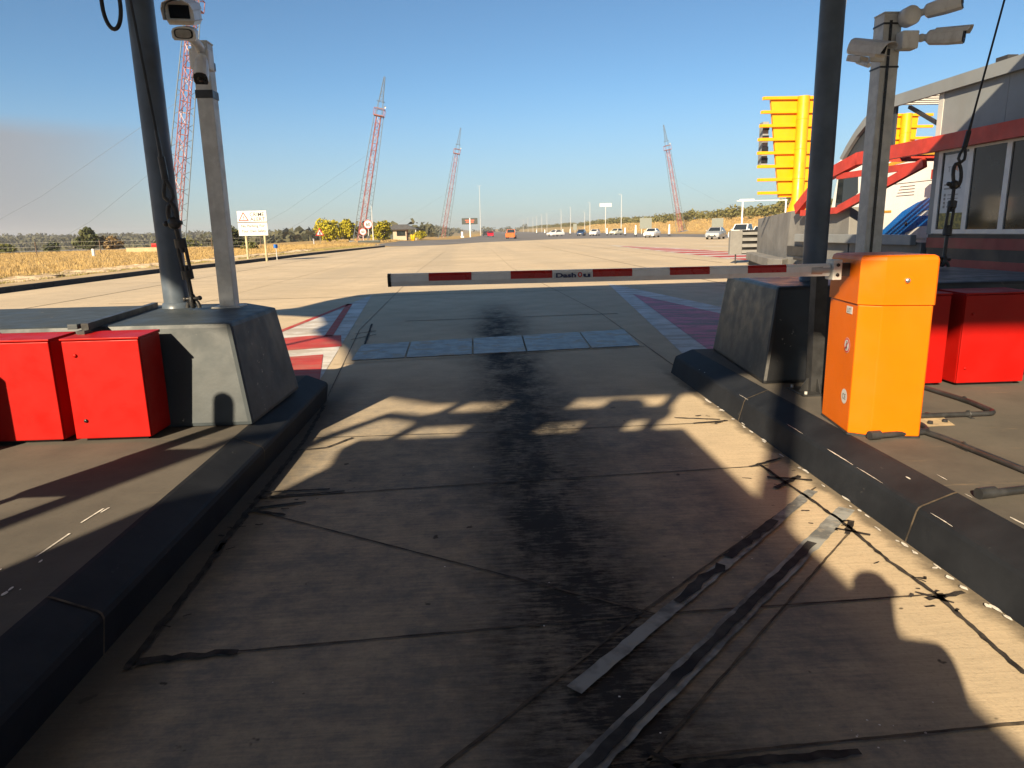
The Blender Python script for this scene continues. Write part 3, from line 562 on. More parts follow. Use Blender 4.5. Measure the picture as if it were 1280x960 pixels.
mb = MB(); mb.box((-4.0, 3.92, .25), (-3.30, 4.81, .99), 0, .01); t = tag(mb.build('equipment_cabinet', 'grey_block'), 'grey equipment cabinet beyond the left picture edge', 'cabinet'); centre(t)

# ================================================================== BARRIER
th = thing('boom_barrier', 'orange boom barrier with its red banded white arm lowered across the lane', 'barrier', (2.5, 4.3, .25))
fp = [(2.30, 4.11), (2.415, 4.045), (2.69, 4.03), (2.70, 4.04), (2.70, 4.58), (2.30, 4.58)]
off = lambda e: [(2.30-e, 4.11-e*.3), (2.415-e*.3, 4.045-e), (2.69+e*.6, 4.03-e), (2.70+e, 4.04-e*.6), (2.70+e, 4.58+e), (2.30-e, 4.58+e)]
mb = MB(); mb.prism(fp, .262, 1.065, 2, 0, .006); body = mb.build('body', 'orange_paint', th)
mb = MB(); k = off(.007); mb.hexa([(x, y, 1.07) for x, y in k], [(x, y, 1.335) for x, y in k], 0, 0); i_ = [(2.5+(x-2.5)*.90, 4.31+(y-4.31)*.93) for x, y in off(.007)]
mb = MB(); bm = bmesh.new(); rings = [[(x, y, 1.070) for x, y in k], [(x, y, 1.333) for x, y in k], [(2.5+(x-2.5)*.975, 4.31+(y-4.31)*.98, 1.352) for x, y in k], [(2.5+(x-2.5)*.90, 4.31+(y-4.31)*.93, 1.362) for x, y in k]]
V_ = [[bm.verts.new(p_) for p_ in r0] for r0 in rings]; bm.faces.new(V_[0]); bm.faces.new(V_[-1])
for a, b in zip(V_[:-1], V_[1:]):
    for i in range(6): bm.faces.new((a[i], a[(i+1) % 6], b[(i+1) % 6], b[i]))
mb.bm(bm); cap = mb.build('lid', 'orange_paint', th)
mb = MB(); mb.lathe([(0, -.012), (.012, -.012), (.016, -.006), (.016, .001)], (2.535, 4.03, 1.215), 14, 0, 1); mb.build('lock', 'chrome', th, cap)
mb = MB(); mb.prism(off(.004), .25, .262, 2); mb.build('plinth', 'black_steel', th)
fx = 2.2985
def disc(mb, x, y, z, r, m, d=0.0, k=24, r2=None):
    """round sticker on the cabinet's lane side (facing -X); tall because the side is seen at a slant"""
    mb.add([(x-d, y+math.cos(t)*r, z+math.sin(t)*r) for t in np.linspace(0, 6.2832, k, endpoint=False)], [tuple(range(k))], m)
mb = MB(); yy = 4.235
mb.box((fx-.0015, yy-.045, 1.00), (fx, yy+.045, 1.045), 0); text(mb, 'LIT', (fx-.0015, yy+.030, 1.008), (0, -1, 0), (0, 0, 1), .035, 1, width=.055); mb.build('sticker', ['sign_white', 'letter_black'], th, body, 'small white sticker reading LIT')
mb = MB(); z0 = .80; disc(mb, fx, yy-.01, z0, .048, 0, .001); disc(mb, fx, yy-.01, z0, .045, 1, .002); disc(mb, fx, yy-.01, z0, .036, 0, .003)
q = lambda a, b: (fx-.0045, yy-.01-a, z0+b)
def lim(pts, wd):
    for (a, b) in zip(pts[:-1], pts[1:]):
        d = Vector((b[0]-a[0], b[1]-a[1])).normalized(); nn = Vector((-d.y, d.x))*wd/2; mb.add([q(a[0]+nn.x, a[1]+nn.y), q(a[0]-nn.x, a[1]-nn.y), q(b[0]-nn.x, b[1]-nn.y), q(b[0]+nn.x, b[1]+nn.y)], [(0, 1, 2, 3)], 2)
lim([(0, .014), (0, -.006), (-.008, -.018), (-.012, -.028)], .009); lim([(0, -.006), (.007, -.016), (.011, -.028)], .007); lim([(-.012, -.004), (-.006, .010), (.008, .002)], .005)
mb.add([q(math.cos(t)*.006, .022+math.sin(t)*.006) for t in np.linspace(0, 6.28, 10, endpoint=False)], [tuple(range(10))], 2)
a = (.026, .026); b = (-.026, -.026); nn = Vector((.7, -.7))*.004
mb.add([(fx-.005, yy-.01-p_[0], z0+p_[1]) for p_ in ((a[0]+nn.x, a[1]+nn.y), (a[0]-nn.x, a[1]-nn.y), (b[0]-nn.x, b[1]-nn.y), (b[0]+nn.x, b[1]+nn.y))], [(0, 1, 2, 3)], 1)
mb.build('sticker', ['sign_white', 'letter_red', 'letter_black'], th, body, 'round no pedestrians sticker with a red ring')
mb = MB(); z0 = .475; disc(mb, fx, yy-.03, z0, .048, 0, .001); text(mb, 'CE', (fx-.0015, yy-.002, z0-.018), (0, -1, 0), (0, 0, 1), .05, 1, width=.055); mb.build('sticker', ['sign_white', 'letter_black'], th, body, 'round white sticker reading CE')

# the housing stands turned a few degrees from the lane
rot = Matrix.Translation((2.305, 4.07, 0)) @ Matrix.Rotation(R(-8), 4, 'Z') @ Matrix.Translation((-2.305, -4.07, 0)); org = Vector(LOC[th.name])
for o in [o for o in th.children] + [o for c in th.children for o in c.children]:
    for v in o.data.vertices: v.co = rot @ (v.co + org) - org
# boom
x0, x1, yb, zb = -0.53, 2.20, 4.30, 1.27
pr = [(-.016, -.038), (.016, -.038), (.024, -.023), (.024, .023), (.016, .038), (-.016, .038), (-.026, .023), (-.026, -.010)]
mb = MB(); mb.prism([(yb+a, zb+b) for a, b in pr], x0, x1, 0, 0, 0); boom = mb.build('boom', 'boom_white', th)
mb = MB(); mb.prism([(yb+a*1.12, zb+b*1.04) for a, b in pr], x0-.008, x0+.012, 0); mb.build('end_cap', 'plastic_black', th)
def X_at(px): return -0.529 + (px-487)*(2.752/553.0)
for a, b in [(535, 587), (635, 686), (736, 785), (832, 882), (930, 979)]:
    mb = MB(); xa, xb = X_at(a), X_at(b); e = .0022
    mb.add([(xa, yb-.026-e, zb-.008), (xb, yb-.026-e, zb-.008), (xb, yb-.026-e, zb+.023), (xa, yb-.026-e, zb+.023), (xb, yb-.016-e, zb+.0385), (xa, yb-.016-e, zb+.0385)], [(0, 1, 2, 3), (3, 2, 4, 5)]); mb.build('reflective_band', 'red_tape', th, boom)
mb = MB(); xa = X_at(688); xb = X_at(735); e = .0022
mb.add([(xa, yb-.026-e, zb-.0098), (xb, yb-.026-e, zb-.0098), (xb, yb-.026-e, zb+.0235), (xa, yb-.026-e, zb+.0235)], [(0, 1, 2, 3)], 0)
o0 = (xa+.012, yb-.026-e, zb-.006)
text(mb, 'Dash', o0, (1, 0, 0), (0, 0, 1), .036, 1, width=.124, bold=.04, depth=.0015); text(mb, 'u', (xa+.180, o0[1], o0[2]), (1, 0, 0), (0, 0, 1), .038, 1, width=.044, bold=.04, depth=.0015)
cx, cz = xa+.160, zb+.008
for r_, m, d in ((.014, 2, .0015), (.007, 0, .0025)): mb.add([(cx+math.cos(t)*r_, yb-.026-e-d, cz+math.sin(t)*r_*1.1) for t in np.linspace(0, 6.28, 20, endpoint=False)], [tuple(range(20))], m)
mb.add([(cx-.010, yb-.026-e-.0016, cz-.009), (cx+.010, yb-.026-e-.0016, cz-.009), (cx, yb-.026-e-.0016, cz-.0165)], [(0, 1, 2)], 2)
mb.build('lettering', ['sign_white', 'letter_blue', 'letter_red'], th, boom)
mb = MB(); mb.tube([(2.14, yb, zb), (2.215, yb, zb)], .030, 14); mb.tube([(2.08, yb, zb), (2.15, yb, zb)], [.032, .034], 14); mb.build('sleeve', 'boom_metal', th)
mb = MB(); mb.box((2.205, yb-.05, zb-.062), (2.262, yb+.05, zb+.062), 0, .006); br = mb.build('clamp', 'galvanised', th)
mb = MB(); mb.box((2.255, yb-.035, zb-.04), (2.36, yb+.035, zb+.04), 0, .004); mb.build('pivot_plate', 'black_steel', th)
for dz in (-.03, .03): mb = MB(); mb.lathe([(0, -.008), (.011, -.008), (.011, 0)], (2.233, yb-.05, zb+dz), 6, 0, 1); mb.build('bolt', 'plastic_black', th, br)

# post with base plate beside the cabinet
th = thing('boom_rest_post', 'dark grey steel post on a bolted base plate between orange cabinet and black block', 'post', (2.64, 5.25, .25))
mb = MB(); mb.tube([(2.64, 5.25, .262), (2.62, 5.25, 1.17)], .046, square=True); mb.build('post', 'black_steel', th)
mb = MB(); mb.box((2.49, 5.10, .25), (2.79, 5.40, .264), 0, .003)
for sx_, sy_ in ((1, 0), (-1, 0), (0, 1), (0, -1)):
    a = Vector((2.64+sx_*.046, 5.25+sy_*.046, .264)); n_ = Vector((-sy_, sx_, 0))*.004; o_ = Vector((sx_, sy_, 0))*.07
    mb.hexa([a-n_, a+n_, a+o_+n_, a+o_-n_], [a-n_+Vector((0, 0, .10)), a+n_+Vector((0, 0, .10)), a+o_*.2+n_+Vector((0, 0, .10)), a+o_*.2-n_+Vector((0, 0, .10))])
bp = mb.build('base_plate', 'black_steel', th)
for ax in (-.12, .12):
    for ay in (-.12, .12):
        mb = MB(); mb.lathe([(0, .285), (.012, .285), (.012, .264), (.018, .264)], (2.64+ax, 5.25+ay, 0), 6); mb.build('bolt', 'galvanised', th, bp)

# conduits on the right island floor
def conduit(pts, label, clips=(), r=.017):
    th = thing('conduit', label, 'conduit', pts[0])
    P = [Vector(p_) for p_ in pts]; Q = [P[0]]
    for a, b, c in zip(P[:-2], P[1:-1], P[2:]):            # rounded elbows
        d1 = min(.07, (b-a).length*.45); d2 = min(.07, (c-b).length*.45); s_ = b+(a-b).normalized()*d1; e_ = b+(c-b).normalized()*d2
        for t in np.linspace(0, 1, 7): Q.append(s_*(1-t)**2+b*2*t*(1-t)+e_*t**2)
    Q.append(P[-1]); mb = MB(); mb.tube(Q, r, 12); mb.build('pipe', 'black_steel', th)
    for c in clips:
        mb = MB(); c = Vector(c); mb.box((c.x-.012, c.y-.05, .251), (c.x+.012, c.y+.05, .256)); mb.ring((c.x, c.y, .272), r+.004, .006, (1, 0.2, 0), 12); mb.build('clip', 'black_steel', th)
    return th
conduit([(3.50, 5.30, .272), (3.54, 4.72, .272), (3.50, 4.40, .272), (2.71, 4.39, .272)], 'black conduit looping from the red cabinets to the orange cabinet', [(3.54, 4.78, 0), (3.3, 4.40, 0)])
mb_t = conduit([(2.40, 3.98, .275), (2.78, 4.03, .275), (2.84, 4.20, .275), (2.76, 4.30, .275)], 'short black conduit with capped end at the foot of the orange cabinet', (), .018)
mb = MB(); mb.tube([(2.37, 3.975, .28), (2.44, 3.985, .28)], .028, 12); mb.build('end_cap', 'black_steel', mb_t)
conduit([(2.715, 4.24, .272), (2.79, 3.90, .272), (2.83, 3.30, .272), (2.86, 2.55, .272), (2.9, 1.2, .272)], 'long black conduit running along the right island floor', [(2.80, 3.74, 0), (2.83, 3.24, 0)])
mb_t = conduit([(2.40, 3.02, .272), (2.70, 3.07, .272), (3.3, 3.13, .272)], 'black conduit stub ending in a cemented cap near the right kerb', (), .02)
mb = MB(); mb.tube([(2.36, 3.015, .277), (2.45, 3.03, .277)], .028, 12); mb.build('end_cap', 'black_steel', mb_t)

# ================================================================== POLES, CAMERAS, STAYS
def round_pole(x, y, label, z0, r=.102, loop=False):
    th = thing('canopy_pole', label, 'pole', (x, y, z0), 'round poles carrying the canopy')
    mb = MB(); mb.tube([(x, y, z0), (x, y, 6.5)], r, 24); mb.build('pole', 'dark_pole', th)
    mb = MB(); mb.lathe([(r, .05), (r+.012, .045), (r+.02, .0)], (x, y, z0), 24); mb.build('collar', 'dark_pole', th)
    return th
round_pole(-2.565, 6.10, 'dark grey round canopy pole on the grey block at left', .96)
round_pole(3.085, 6.30, 'dark grey round canopy pole on the black block at right', 1.045)
round_pole(-2.565, -5.0, 'dark grey round canopy pole behind the camera on the left island', .25)
round_pole(3.085, -5.0, 'dark grey round canopy pole behind the camera on the right island', .25)
# cable with loop hanging by the left pole
mb = MB(); pts = [(-2.60, 5.98, 4.2), (-2.66, 5.97, 3.55)]
for t in np.linspace(0, 1, 15): ang = math.pi*t; pts.append((-2.725+.068*math.cos(ang), 5.97, 3.30-.175*math.sin(ang)))
pts += [(-2.795, 5.97, 3.6), (-2.76, 5.97, 4.2)]
mb.tube(pts, .016, 8); t = tag(mb.build('cable_loop', 'black_cable'), 'thick black cable loop hanging beside the left round pole', 'cable'); centre(t)
mb = MB(); mb.ring((2.93, 6.12, 3.51), .14, .016, (0, 1, 0), 20, 0, (180, 360)); t = tag(mb.build('cable_loop', 'black_cable'), 'black cable loop just visible above the barrier at the top edge', 'cable'); centre(t)

def stay(base, nodes, topp, label, cat='stay cable'):
    """steel stay: ring in the block, shackle, turnbuckle, thimble and wire rope. nodes: shackle, lower and upper turnbuckle, joint, eye"""
    th = thing('canopy_stay', label, cat, base, 'wire rope stays of the canopy')
    B = Vector(base); sh, l0, l1, jt, ey = [Vector(p_) for p_ in nodes]; T = Vector(topp)
    mb = MB(); mb.ring(B+Vector((0, 0, .02)), .065, .017, (0.35, 1, 0), 18, 0, (180, 360), .9); mb.build('anchor_ring', 'black_steel', th)
    ax = (l1-l0).normalized(); sd = ax.cross(Vector((0, 1, 0))).normalized(); sd2 = ax.cross(sd)
    mb = MB()
    mb.ring((B+Vector((0, 0, .06))+sh)/2, (sh-B-Vector((0, 0, .06))).length/2+.02, .020, sd, 16, 0, (0, 360), .6)
    mb.tube([sh-sd*.055, sh+sd*.055], .014, 8); mb.ball(sh+sd*.06, .02); mb.ball(sh-sd*.06, .02); mb.build('shackle', 'black_steel', th)
    mb = MB()
    mb.tube([l0+sd*.030, l1+sd*.030], .015, 8); mb.tube([l0-sd*.030, l1-sd*.030], .015, 8)
    for e0, e1 in ((l0-ax*.02, l0+ax*.05), (l1-ax*.05, l1+ax*.02)): mb.tube([e0, e1], .045, 12)
    mb.tube([sh, l0+ax*.09], .019, 8); mb.tube([l1-ax*.09, jt], .019, 8); mb.build('turnbuckle', 'black_steel', th)
    mb = MB(); mb.ball(jt, .052); mb.tube([jt-sd*.06, jt+sd*.06], .016, 8); mb.ball(jt+sd*.065, .024); mb.ring((jt+ey)/2, (ey-jt).length/2+.012, .019, sd2, 16, 0, (0, 360), .38); mb.build('shackle', 'black_steel', th)
    d = (T-ey).normalized(); mb = MB()
    tp = [ey+d*.02-sd*.0, ey+d*.06+sd*.034, ey+d*.11+sd*.03, ey+d*.20]; tm = [ey+d*.02, ey+d*.06-sd*.034, ey+d*.11-sd*.03, ey+d*.20]
    mb.tube(tp, .016, 8); mb.tube(tm, .016, 8); mb.tube([ey+d*.19, ey+d*.36], .026, 10); mb.tube([ey+d*.36, ey+d*.55], [.016, .012], 10); mb.build('thimble', 'black_steel', th)
    mb = MB(); mb.tube([ey+d*.35, T], .0105, 8); mb.build('wire_rope', 'black_cable', th)
    return th
stay((-2.335, 5.862, .962), [(-2.325, 5.83, 1.06), (-2.33, 5.81, 1.24), (-2.345, 5.78, 1.52), (-2.365, 5.76, 1.66), (-2.375, 5.75, 1.80)], (-2.66, 5.62, 6.45), 'black wire stay with turnbuckle hanging in front of the left round pole')
stay((5.02, 7.36, 1.047), [(5.03, 7.36, 1.16), (5.06, 7.40, 1.42), (5.115, 7.45, 1.74), (5.15, 7.5, 1.93), (5.20, 7.52, 2.14)], (6.15, 8.05, 5.6), 'black wire stay with turnbuckle in front of the booth windows')

def square_post(x, y, z0, z1, w_, label):
    th = thing('camera_post', label, 'camera post', (x, y, z0), 'galvanised posts carrying cameras')
    mb = MB(); h = w_/2; mb.box((x-h, y-h, z0), (x+h, y+h, z1), 0, .006); mb.build('post', 'galvanised', th)
    mb = MB(); mb.box((x-h-.05, y-h-.05, z0), (x+h+.05, y+h+.05, z0+.012)); mb.build('base_plate', 'galvanised', th)
    mb = MB(); mb.box((x-h-.004, y-h-.004, z1), (x+h+.004, y+h+.004, z1+.012), 0, .003); mb.build('cap', 'galvanised', th)
    return th
pL = square_post(-2.10, 6.03, .965, 3.03, .125, 'square galvanised camera post on the left grey block')
pR = square_post(3.76, 6.62, 1.048, 3.36, .165, 'square galvanised camera post behind the orange cabinet')
mb = MB(); mb.box((3.73, 6.528, 1.07), (3.752, 6.538, 3.3)); mb.build('cable_strip', 'plastic_black', pR)
for z in (3.28, 3.12, 2.92):
    mb = MB(); e = .004; mb.box((3.76-.0865, 6.62-.0865, z-.012), (3.76+.0865, 6.62+.0865, z+.004)); mb.build('strap', 'black_steel', pR)
for z in (2.87, 2.65):
    mb = MB(); mb.box((-2.10-.068, 6.03-.068, z-.03), (-2.10+.068, 6.03+.068, z+.03)); mb.build('strap', 'black_steel', pL)

def frame_mat(o, d, upv=(0, 0, 1)):
    d = Vector(d).normalized(); s_ = d.cross(Vector(upv)).normalized(); u_ = s_.cross(d)
    return Matrix(((d.x, s_.x, u_.x, o[0]), (d.y, s_.y, u_.y, o[1]), (d.z, s_.z, u_.z, o[2]), (0, 0, 0, 1)))
def sec(w_, h, r=.3):
    """rounded D-shaped cross section, y/z"""
    return [(w_*a, h*b) for a, b in ((-.5, -.3), (-.42, -.5), (.42, -.5), (.5, -.3), (.5, .12), (.42, .36), (.2, .49), (0, .52), (-.2, .49), (-.42, .36), (-.5, .12))]
def loft(mb, secs, m=0, smooth=False):
    k = len(secs[0][1]); vs = [(x, y, z) for x, s_ in secs for y, z in s_]
    mb.add(vs, [(i*k+j, i*k+(j+1) % k, (i+1)*k+(j+1) % k, (i+1)*k+j) for i in range(len(secs)-1) for j in range(k)], m, smooth)
    mb.add(vs[:k], [tuple(range(k))], m); mb.add(vs[-k:], [tuple(range(k))], m)
# bullet camera: sloped hood, dark face with lens, round mount arm and junction box
def bullet(mount, tip, label, box_at, L=.33, wd=.115, hood=True, box_round=False):
    th = thing('security_camera', label, 'camera', mount, 'white security cameras')
    m0, t0 = Vector(mount), Vector(tip); Mx = frame_mat(m0, t0-m0); L = (t0-m0).length
    mb = MB(); s0 = sec(wd*.86, wd*.86); s1 = sec(wd, wd); loft(mb, [(L*.12, [(a*.7, b*.7) for a, b in s0]), (L*.17, s0), (L*.55, s1), (L*.90, s1)], 0); mb.xform(Mx); bd = mb.build('housing', 'white_housing', th)
    mb = MB(); loft(mb, [(L*.897, [(a*.95, b*.95) for a, b in s1]), (L*.925, [(a*.9, b*.9) for a, b in s1])], 0); mb.lathe([(0, L*.94), (wd*.2, L*.94), (wd*.22, L*.92)], (0, 0, 0), 14, 1, 0); mb.xform(Mx); mb.build('lens_face', ['plastic_black', 'lens_glass'], th, bd)
    if hood:
        mb = MB(); up_ = [p_ for p_ in s1 if p_[1] > .05*wd]; o1 = [(a*1.06, b*1.06) for a, b in up_]; k = len(o1)
        vs = [(L*.3, a, b) for a, b in o1] + [(L*.97 + .06*(b/wd), a, b) for a, b in o1] + [(L*.3, a*.985, b*.985-.001) for a, b in o1] + [(L*.97+.06*(b/wd), a*.96, b*.96) for a, b in o1]
        mb.add(vs, [(i, i+1, k+i+1, k+i) for i in range(k-1)] + [(2*k+i, 2*k+i+1, 3*k+i+1, 3*k+i) for i in range(k-1)] + [(k+i, k+i+1, 3*k+i+1, 3*k+i) for i in range(k-1)] + [(i, i+1, 2*k+i+1, 2*k+i) for i in range(k-1)] + [(0, k, 3*k, 2*k), (k-1, 2*k-1, 4*k-1, 3*k-1)], 0); mb.xform(Mx); mb.build('sun_hood', 'white_housing', th, bd)
    b0 = Vector(box_at); mb = MB(); mb.tube([b0, m0, m0+(t0-m0)*.14], [.032, .028, .03], 12); mb.ball(m0, .036); mb.build('mount_arm', 'white_housing', th)
    mb = MB()
    if box_round: mb.lathe([(0, -.055), (.07, -.055), (.082, -.035), (.082, .05), (.07, .055), (0, .055)], b0, 22, 0, 1)
    else: mb.box((b0.x-.075, b0.y-.06, b0.z-.075), (b0.x+.075, b0.y+.06, b0.z+.075), 0, .015)
    mb.build('junction_box', 'white_housing', th)
    return th
bullet((3.945, 6.46, 3.335), (4.21, 6.24, 3.385), 'white security camera at the top of the right post pointing right', (3.87, 6.475, 3.315), box_round=True, wd=.125, hood=False)
bullet((3.985, 6.46, 3.135), (4.25, 6.22, 3.105), 'white hooded security camera pointing right, below the topmost one', (3.865, 6.475, 3.115), wd=.13)
# boxy camera on the left of the right post, seen from its front quarter
def hooded(origin, d, L, wd, hh, label, illum=False, group='white security cameras'):
    th = thing('security_camera', label, 'camera', origin, group)
    Mx = frame_mat(origin, d); s1 = sec(wd, hh)
    mb = MB(); loft(mb, [(0, [(a*.86, b*.86) for a, b in s1]), (L*.06, s1), (L*.88, s1)], 0); mb.xform(Mx); bd = mb.build('housing', 'white_housing', th)
    o1 = [(a*1.12, b*1.10+hh*.03) for a, b in s1 if b > -.31*hh]; k = len(o1); i1 = [(a*.955, b*.95) for a, b in o1]
    mb = MB(); xe = lambda b: L*1.08 + (b/hh)*L*.16
    vs = [(L*.05, a, b) for a, b in o1] + [(xe(b), a, b) for a, b in o1] + [(L*.05, a, b) for a, b in i1] + [(xe(b), a, b) for a, b in i1]
    mb.add(vs, [(i, i+1, k+i+1, k+i) for i in range(k-1)] + [(2*k+i, 2*k+i+1, 3*k+i+1, 3*k+i) for i in range(k-1)] + [(k+i, k+i+1, 3*k+i+1, 3*k+i) for i in range(k-1)] + [(i, i+1, 2*k+i+1, 2*k+i) for i in range(k-1)] + [(0, k, 3*k, 2*k), (k-1, 2*k-1, 4*k-1, 3*k-1)]); mb.xform(Mx); mb.build('sun_hood', 'white_housing', th, bd)
    mb = MB(); mb.box((L*.878, -wd*.36, -hh*.22), (L*.90, wd*.36, hh*.34), 0, .006); mb.xform(Mx); mb.build('front_window', 'lens_glass', th, bd)
    if illum:
        mb = MB(); loft(mb, [(L*.30, [(a*.72, b*.55-hh*.86) for a, b in s1]), (L*.82, [(a*.86, b*.6-hh*.86) for a, b in s1])], 0); mb.xform(Mx); il = mb.build('illuminator', 'white_housing', th)
        mb = MB(); q = [(math.cos(t), math.sin(t)) for t in np.linspace(0, 6.2832, 20, endpoint=False)]; sq = lambda c, e: (abs(c)**.6*(1 if c > 0 else -1)*e)
        for f_, x_, m in ((1.0, L*.83, 0), (.82, L*.845, 1)): mb.add([(x_, sq(a, wd*.34*f_), sq(b, hh*.22*f_)-hh*.86) for a, b in q] + [(L*.80, sq(a, wd*.34*f_), sq(b, hh*.22*f_)-hh*.86) for a, b in q], [tuple(range(20))] + [(i, (i+1) % 20, 20+(i+1) % 20, 20+i) for i in range(20)], m)
        mb.xform(Mx); mb.build('lamp_lens', ['plastic_black', 'lamp_lens'], th, il)
    return th, Mx
t1, Mx = hooded((3.44, 6.60, 3.10), (.25, -.50, -.17), .34, .145, .125, 'white hooded security camera on the left of the right post')
mb = MB(); mb.box((.02, -.06, -.12), (.16, .06, -.065), 0, .008); mb.tube([(.1, 0, -.11), (.27, .06, -.13)], .022, 8); mb.xform(Mx); mb.build('mount_arm', 'white_housing', t1)
mb = MB(); mb.box((3.57, 6.52, 2.96), (3.70, 6.56, 3.0)); mb.build('bracket', 'white_housing', t1)
t1, Mx = hooded((-2.065, 5.72, 3.172), (.10, -.62, -.19), .36, .185, .15, 'large white camera with dark window and lamp at the top of the left post', True)
mb = MB(); P0 = Mx @ Vector((.12, 0, -.15)); mb.tube([P0, Vector((-2.05, 5.82, 2.97)), Vector((-2.08, 5.97, 2.93))], [.035, .032, .045], 12); mb.box((-2.155, 5.955, 2.84), (-2.045, 5.965+.02, 3.0), 0, .006); mb.build('mount_arm', 'white_housing', t1)
bullet((-2.05, 5.86, 2.89), (-2.015, 5.68, 2.69), 'small white camera pointing down on the left post', (-2.08, 5.935, 2.89), wd=.105, hood=False)

# ================================================================== CANOPY, BOOTH AND PEOPLE BEHIND THE CAMERA (they throw the shadows)
kx, ky = SD.x/-SD.z, SD.y/-SD.z
def lift(pts, z): return [(x-kx*z, y-ky*z) for x, y in pts]
edge = [(-.45, 6.22), (-.95, 6.6), (-1.36, 7.7), (-1.56, 8.27), (-1.68, 8.8), (-1.85, 9.5), (-2.1, 10.2), (-2.5, 10.9), (-2.73, 11.6), (-2.7, 12.3), (-3.0, 13.4), (-3.8, 13.9), (-4.7, 14.4), (-4.7, 14.75), (-3.95, 15.3), (-3.6, 16.9), (-3.1, 18.2), (-2.4, 18.65), (.5, 19.1), (4, 19.4), (9, 19.7), (12.9, 20.6), (18, 21.8), (19, 13), (18, 6.7), (9, 6.5), (4, 6.6), (1.7, 6.28)]
mb = MB(); mb.prism(lift(edge, 6.5), 6.5, 6.54, 2); t = tag(mb.build('fabric_canopy', 'canopy_fabric'), 'pale tensile canopy stretched over the toll lanes above the camera', 'canopy'); centre(t)
mb = MB(); mb.tube([(-8.05, -.82, 6.5), (-10.6, -5.4, .1)], .05, 8); t = tag(mb.build('ground_stay', 'black_cable'), 'thick stay cable at the left end of the canopy', 'stay cable'); centre(t)
th = thing('toll_booth', 'grey toll booth on the left island behind the camera', 'toll booth', (-2.6, -2.6, .25))
mb = MB(); mb.box((-3.75, -4.6, .25), (-1.52, -.95, 3.15), 0, .03); mb.build('wall', 'booth_grey', th)
mb = MB(); mb.box((-3.9, -4.8, 3.152), (-1.36, -.86, 3.30), 0, .03); mb.build('roof', 'booth_light', th)
mb = MB(); mb.box((-1.518, -3.2, 1.3), (-1.50, -1.6, 2.5)); mb.build('window', 'window_glass', th)
th = thing('shadow_gantry', 'unseen gantry shaped to break up the sun patches, on the booth roof behind the camera', 'gantry', (-3.5, -3.07, 3.3))  # unseen frame, its parts shaped to split the sun patches on the lane
mb = MB(); mb.box((-4.74, -3.04, 4.62), (-2.62, -2.86, 4.78)); mb.build('beam', 'galvanised', th)
for x in (-4.66, -2.68): mb = MB(); mb.tube([(x, -2.95, 3.3), (x, -2.95, 5.1)], .055, 10); mb.build('post', 'galvanised', th)
mb = MB(); mb.box((-4.15, -3.05, 4.42), (-3.62, -2.85, 5.02), 0, .02); mb.build('shadow_panel', 'plastic_black', th)
mb = MB(); mb.box((-3.22, -3.05, 4.40), (-2.92, -2.85, 4.92)); mb.build('shadow_box', 'galvanised', th)
mb = MB(); mb.tube([(-5.55, -3.6, 3.3), (-5.50, -3.45, 4.2), (-5.30, -3.10, 4.55), (-5.02, -2.72, 4.68), (-4.66, -2.95, 4.7)], .06, 10); mb.build('brace', 'galvanised', th)  # curved tube added for the dark crescent between sun patches

th = thing('card_reader', 'card reader on two posts on the left island outside the picture', 'card reader', (-3.2, 1.9, .25))
mb = MB(); mb.tube([(-3.17, 2.0, .25), (-3.17, 2.0, 1.2)], .03, 12); mb.build('post', 'dark_pole', th)
mb = MB(); mb.tube([(-2.92, 1.90, .25), (-2.92, 1.90, 1.2)], .03, 12); mb.build('post', 'dark_pole', th)
mb = MB(); mb.box((-3.24, 1.90, 1.12), (-2.88, 2.0, 1.50), 0, .02); mb.build('reader_panel', 'white_housing', th)
mb = MB(); mb.tube([(-3.17, 2.0, 1.4), (-3.17, 2.0, 1.95)], .068, 14); mb.ball((-3.17, 2.0, 1.95), .068); mb.build('camera_head', 'white_housing', th)

# unseen roof on supports, added behind the camera to block sky light
th = thing('sky_blocking_roof', 'unseen deep roof added across all lanes behind the camera to block sky light', 'roof', (0, -22, 0))
mb = MB(); mb.box((-45, -32, 6.7), (45, -14.5, 7.9), 0, .05); mb.build('roof', 'booth_grey', th)
for x in (-16.5, -9.5, -2.6, 4.0, 11.2, 18.0):
    mb = MB(); mb.box((x-.35, -24, 0), (x+.35, -23, 6.7)); mb.build('support', 'booth_dark', th)
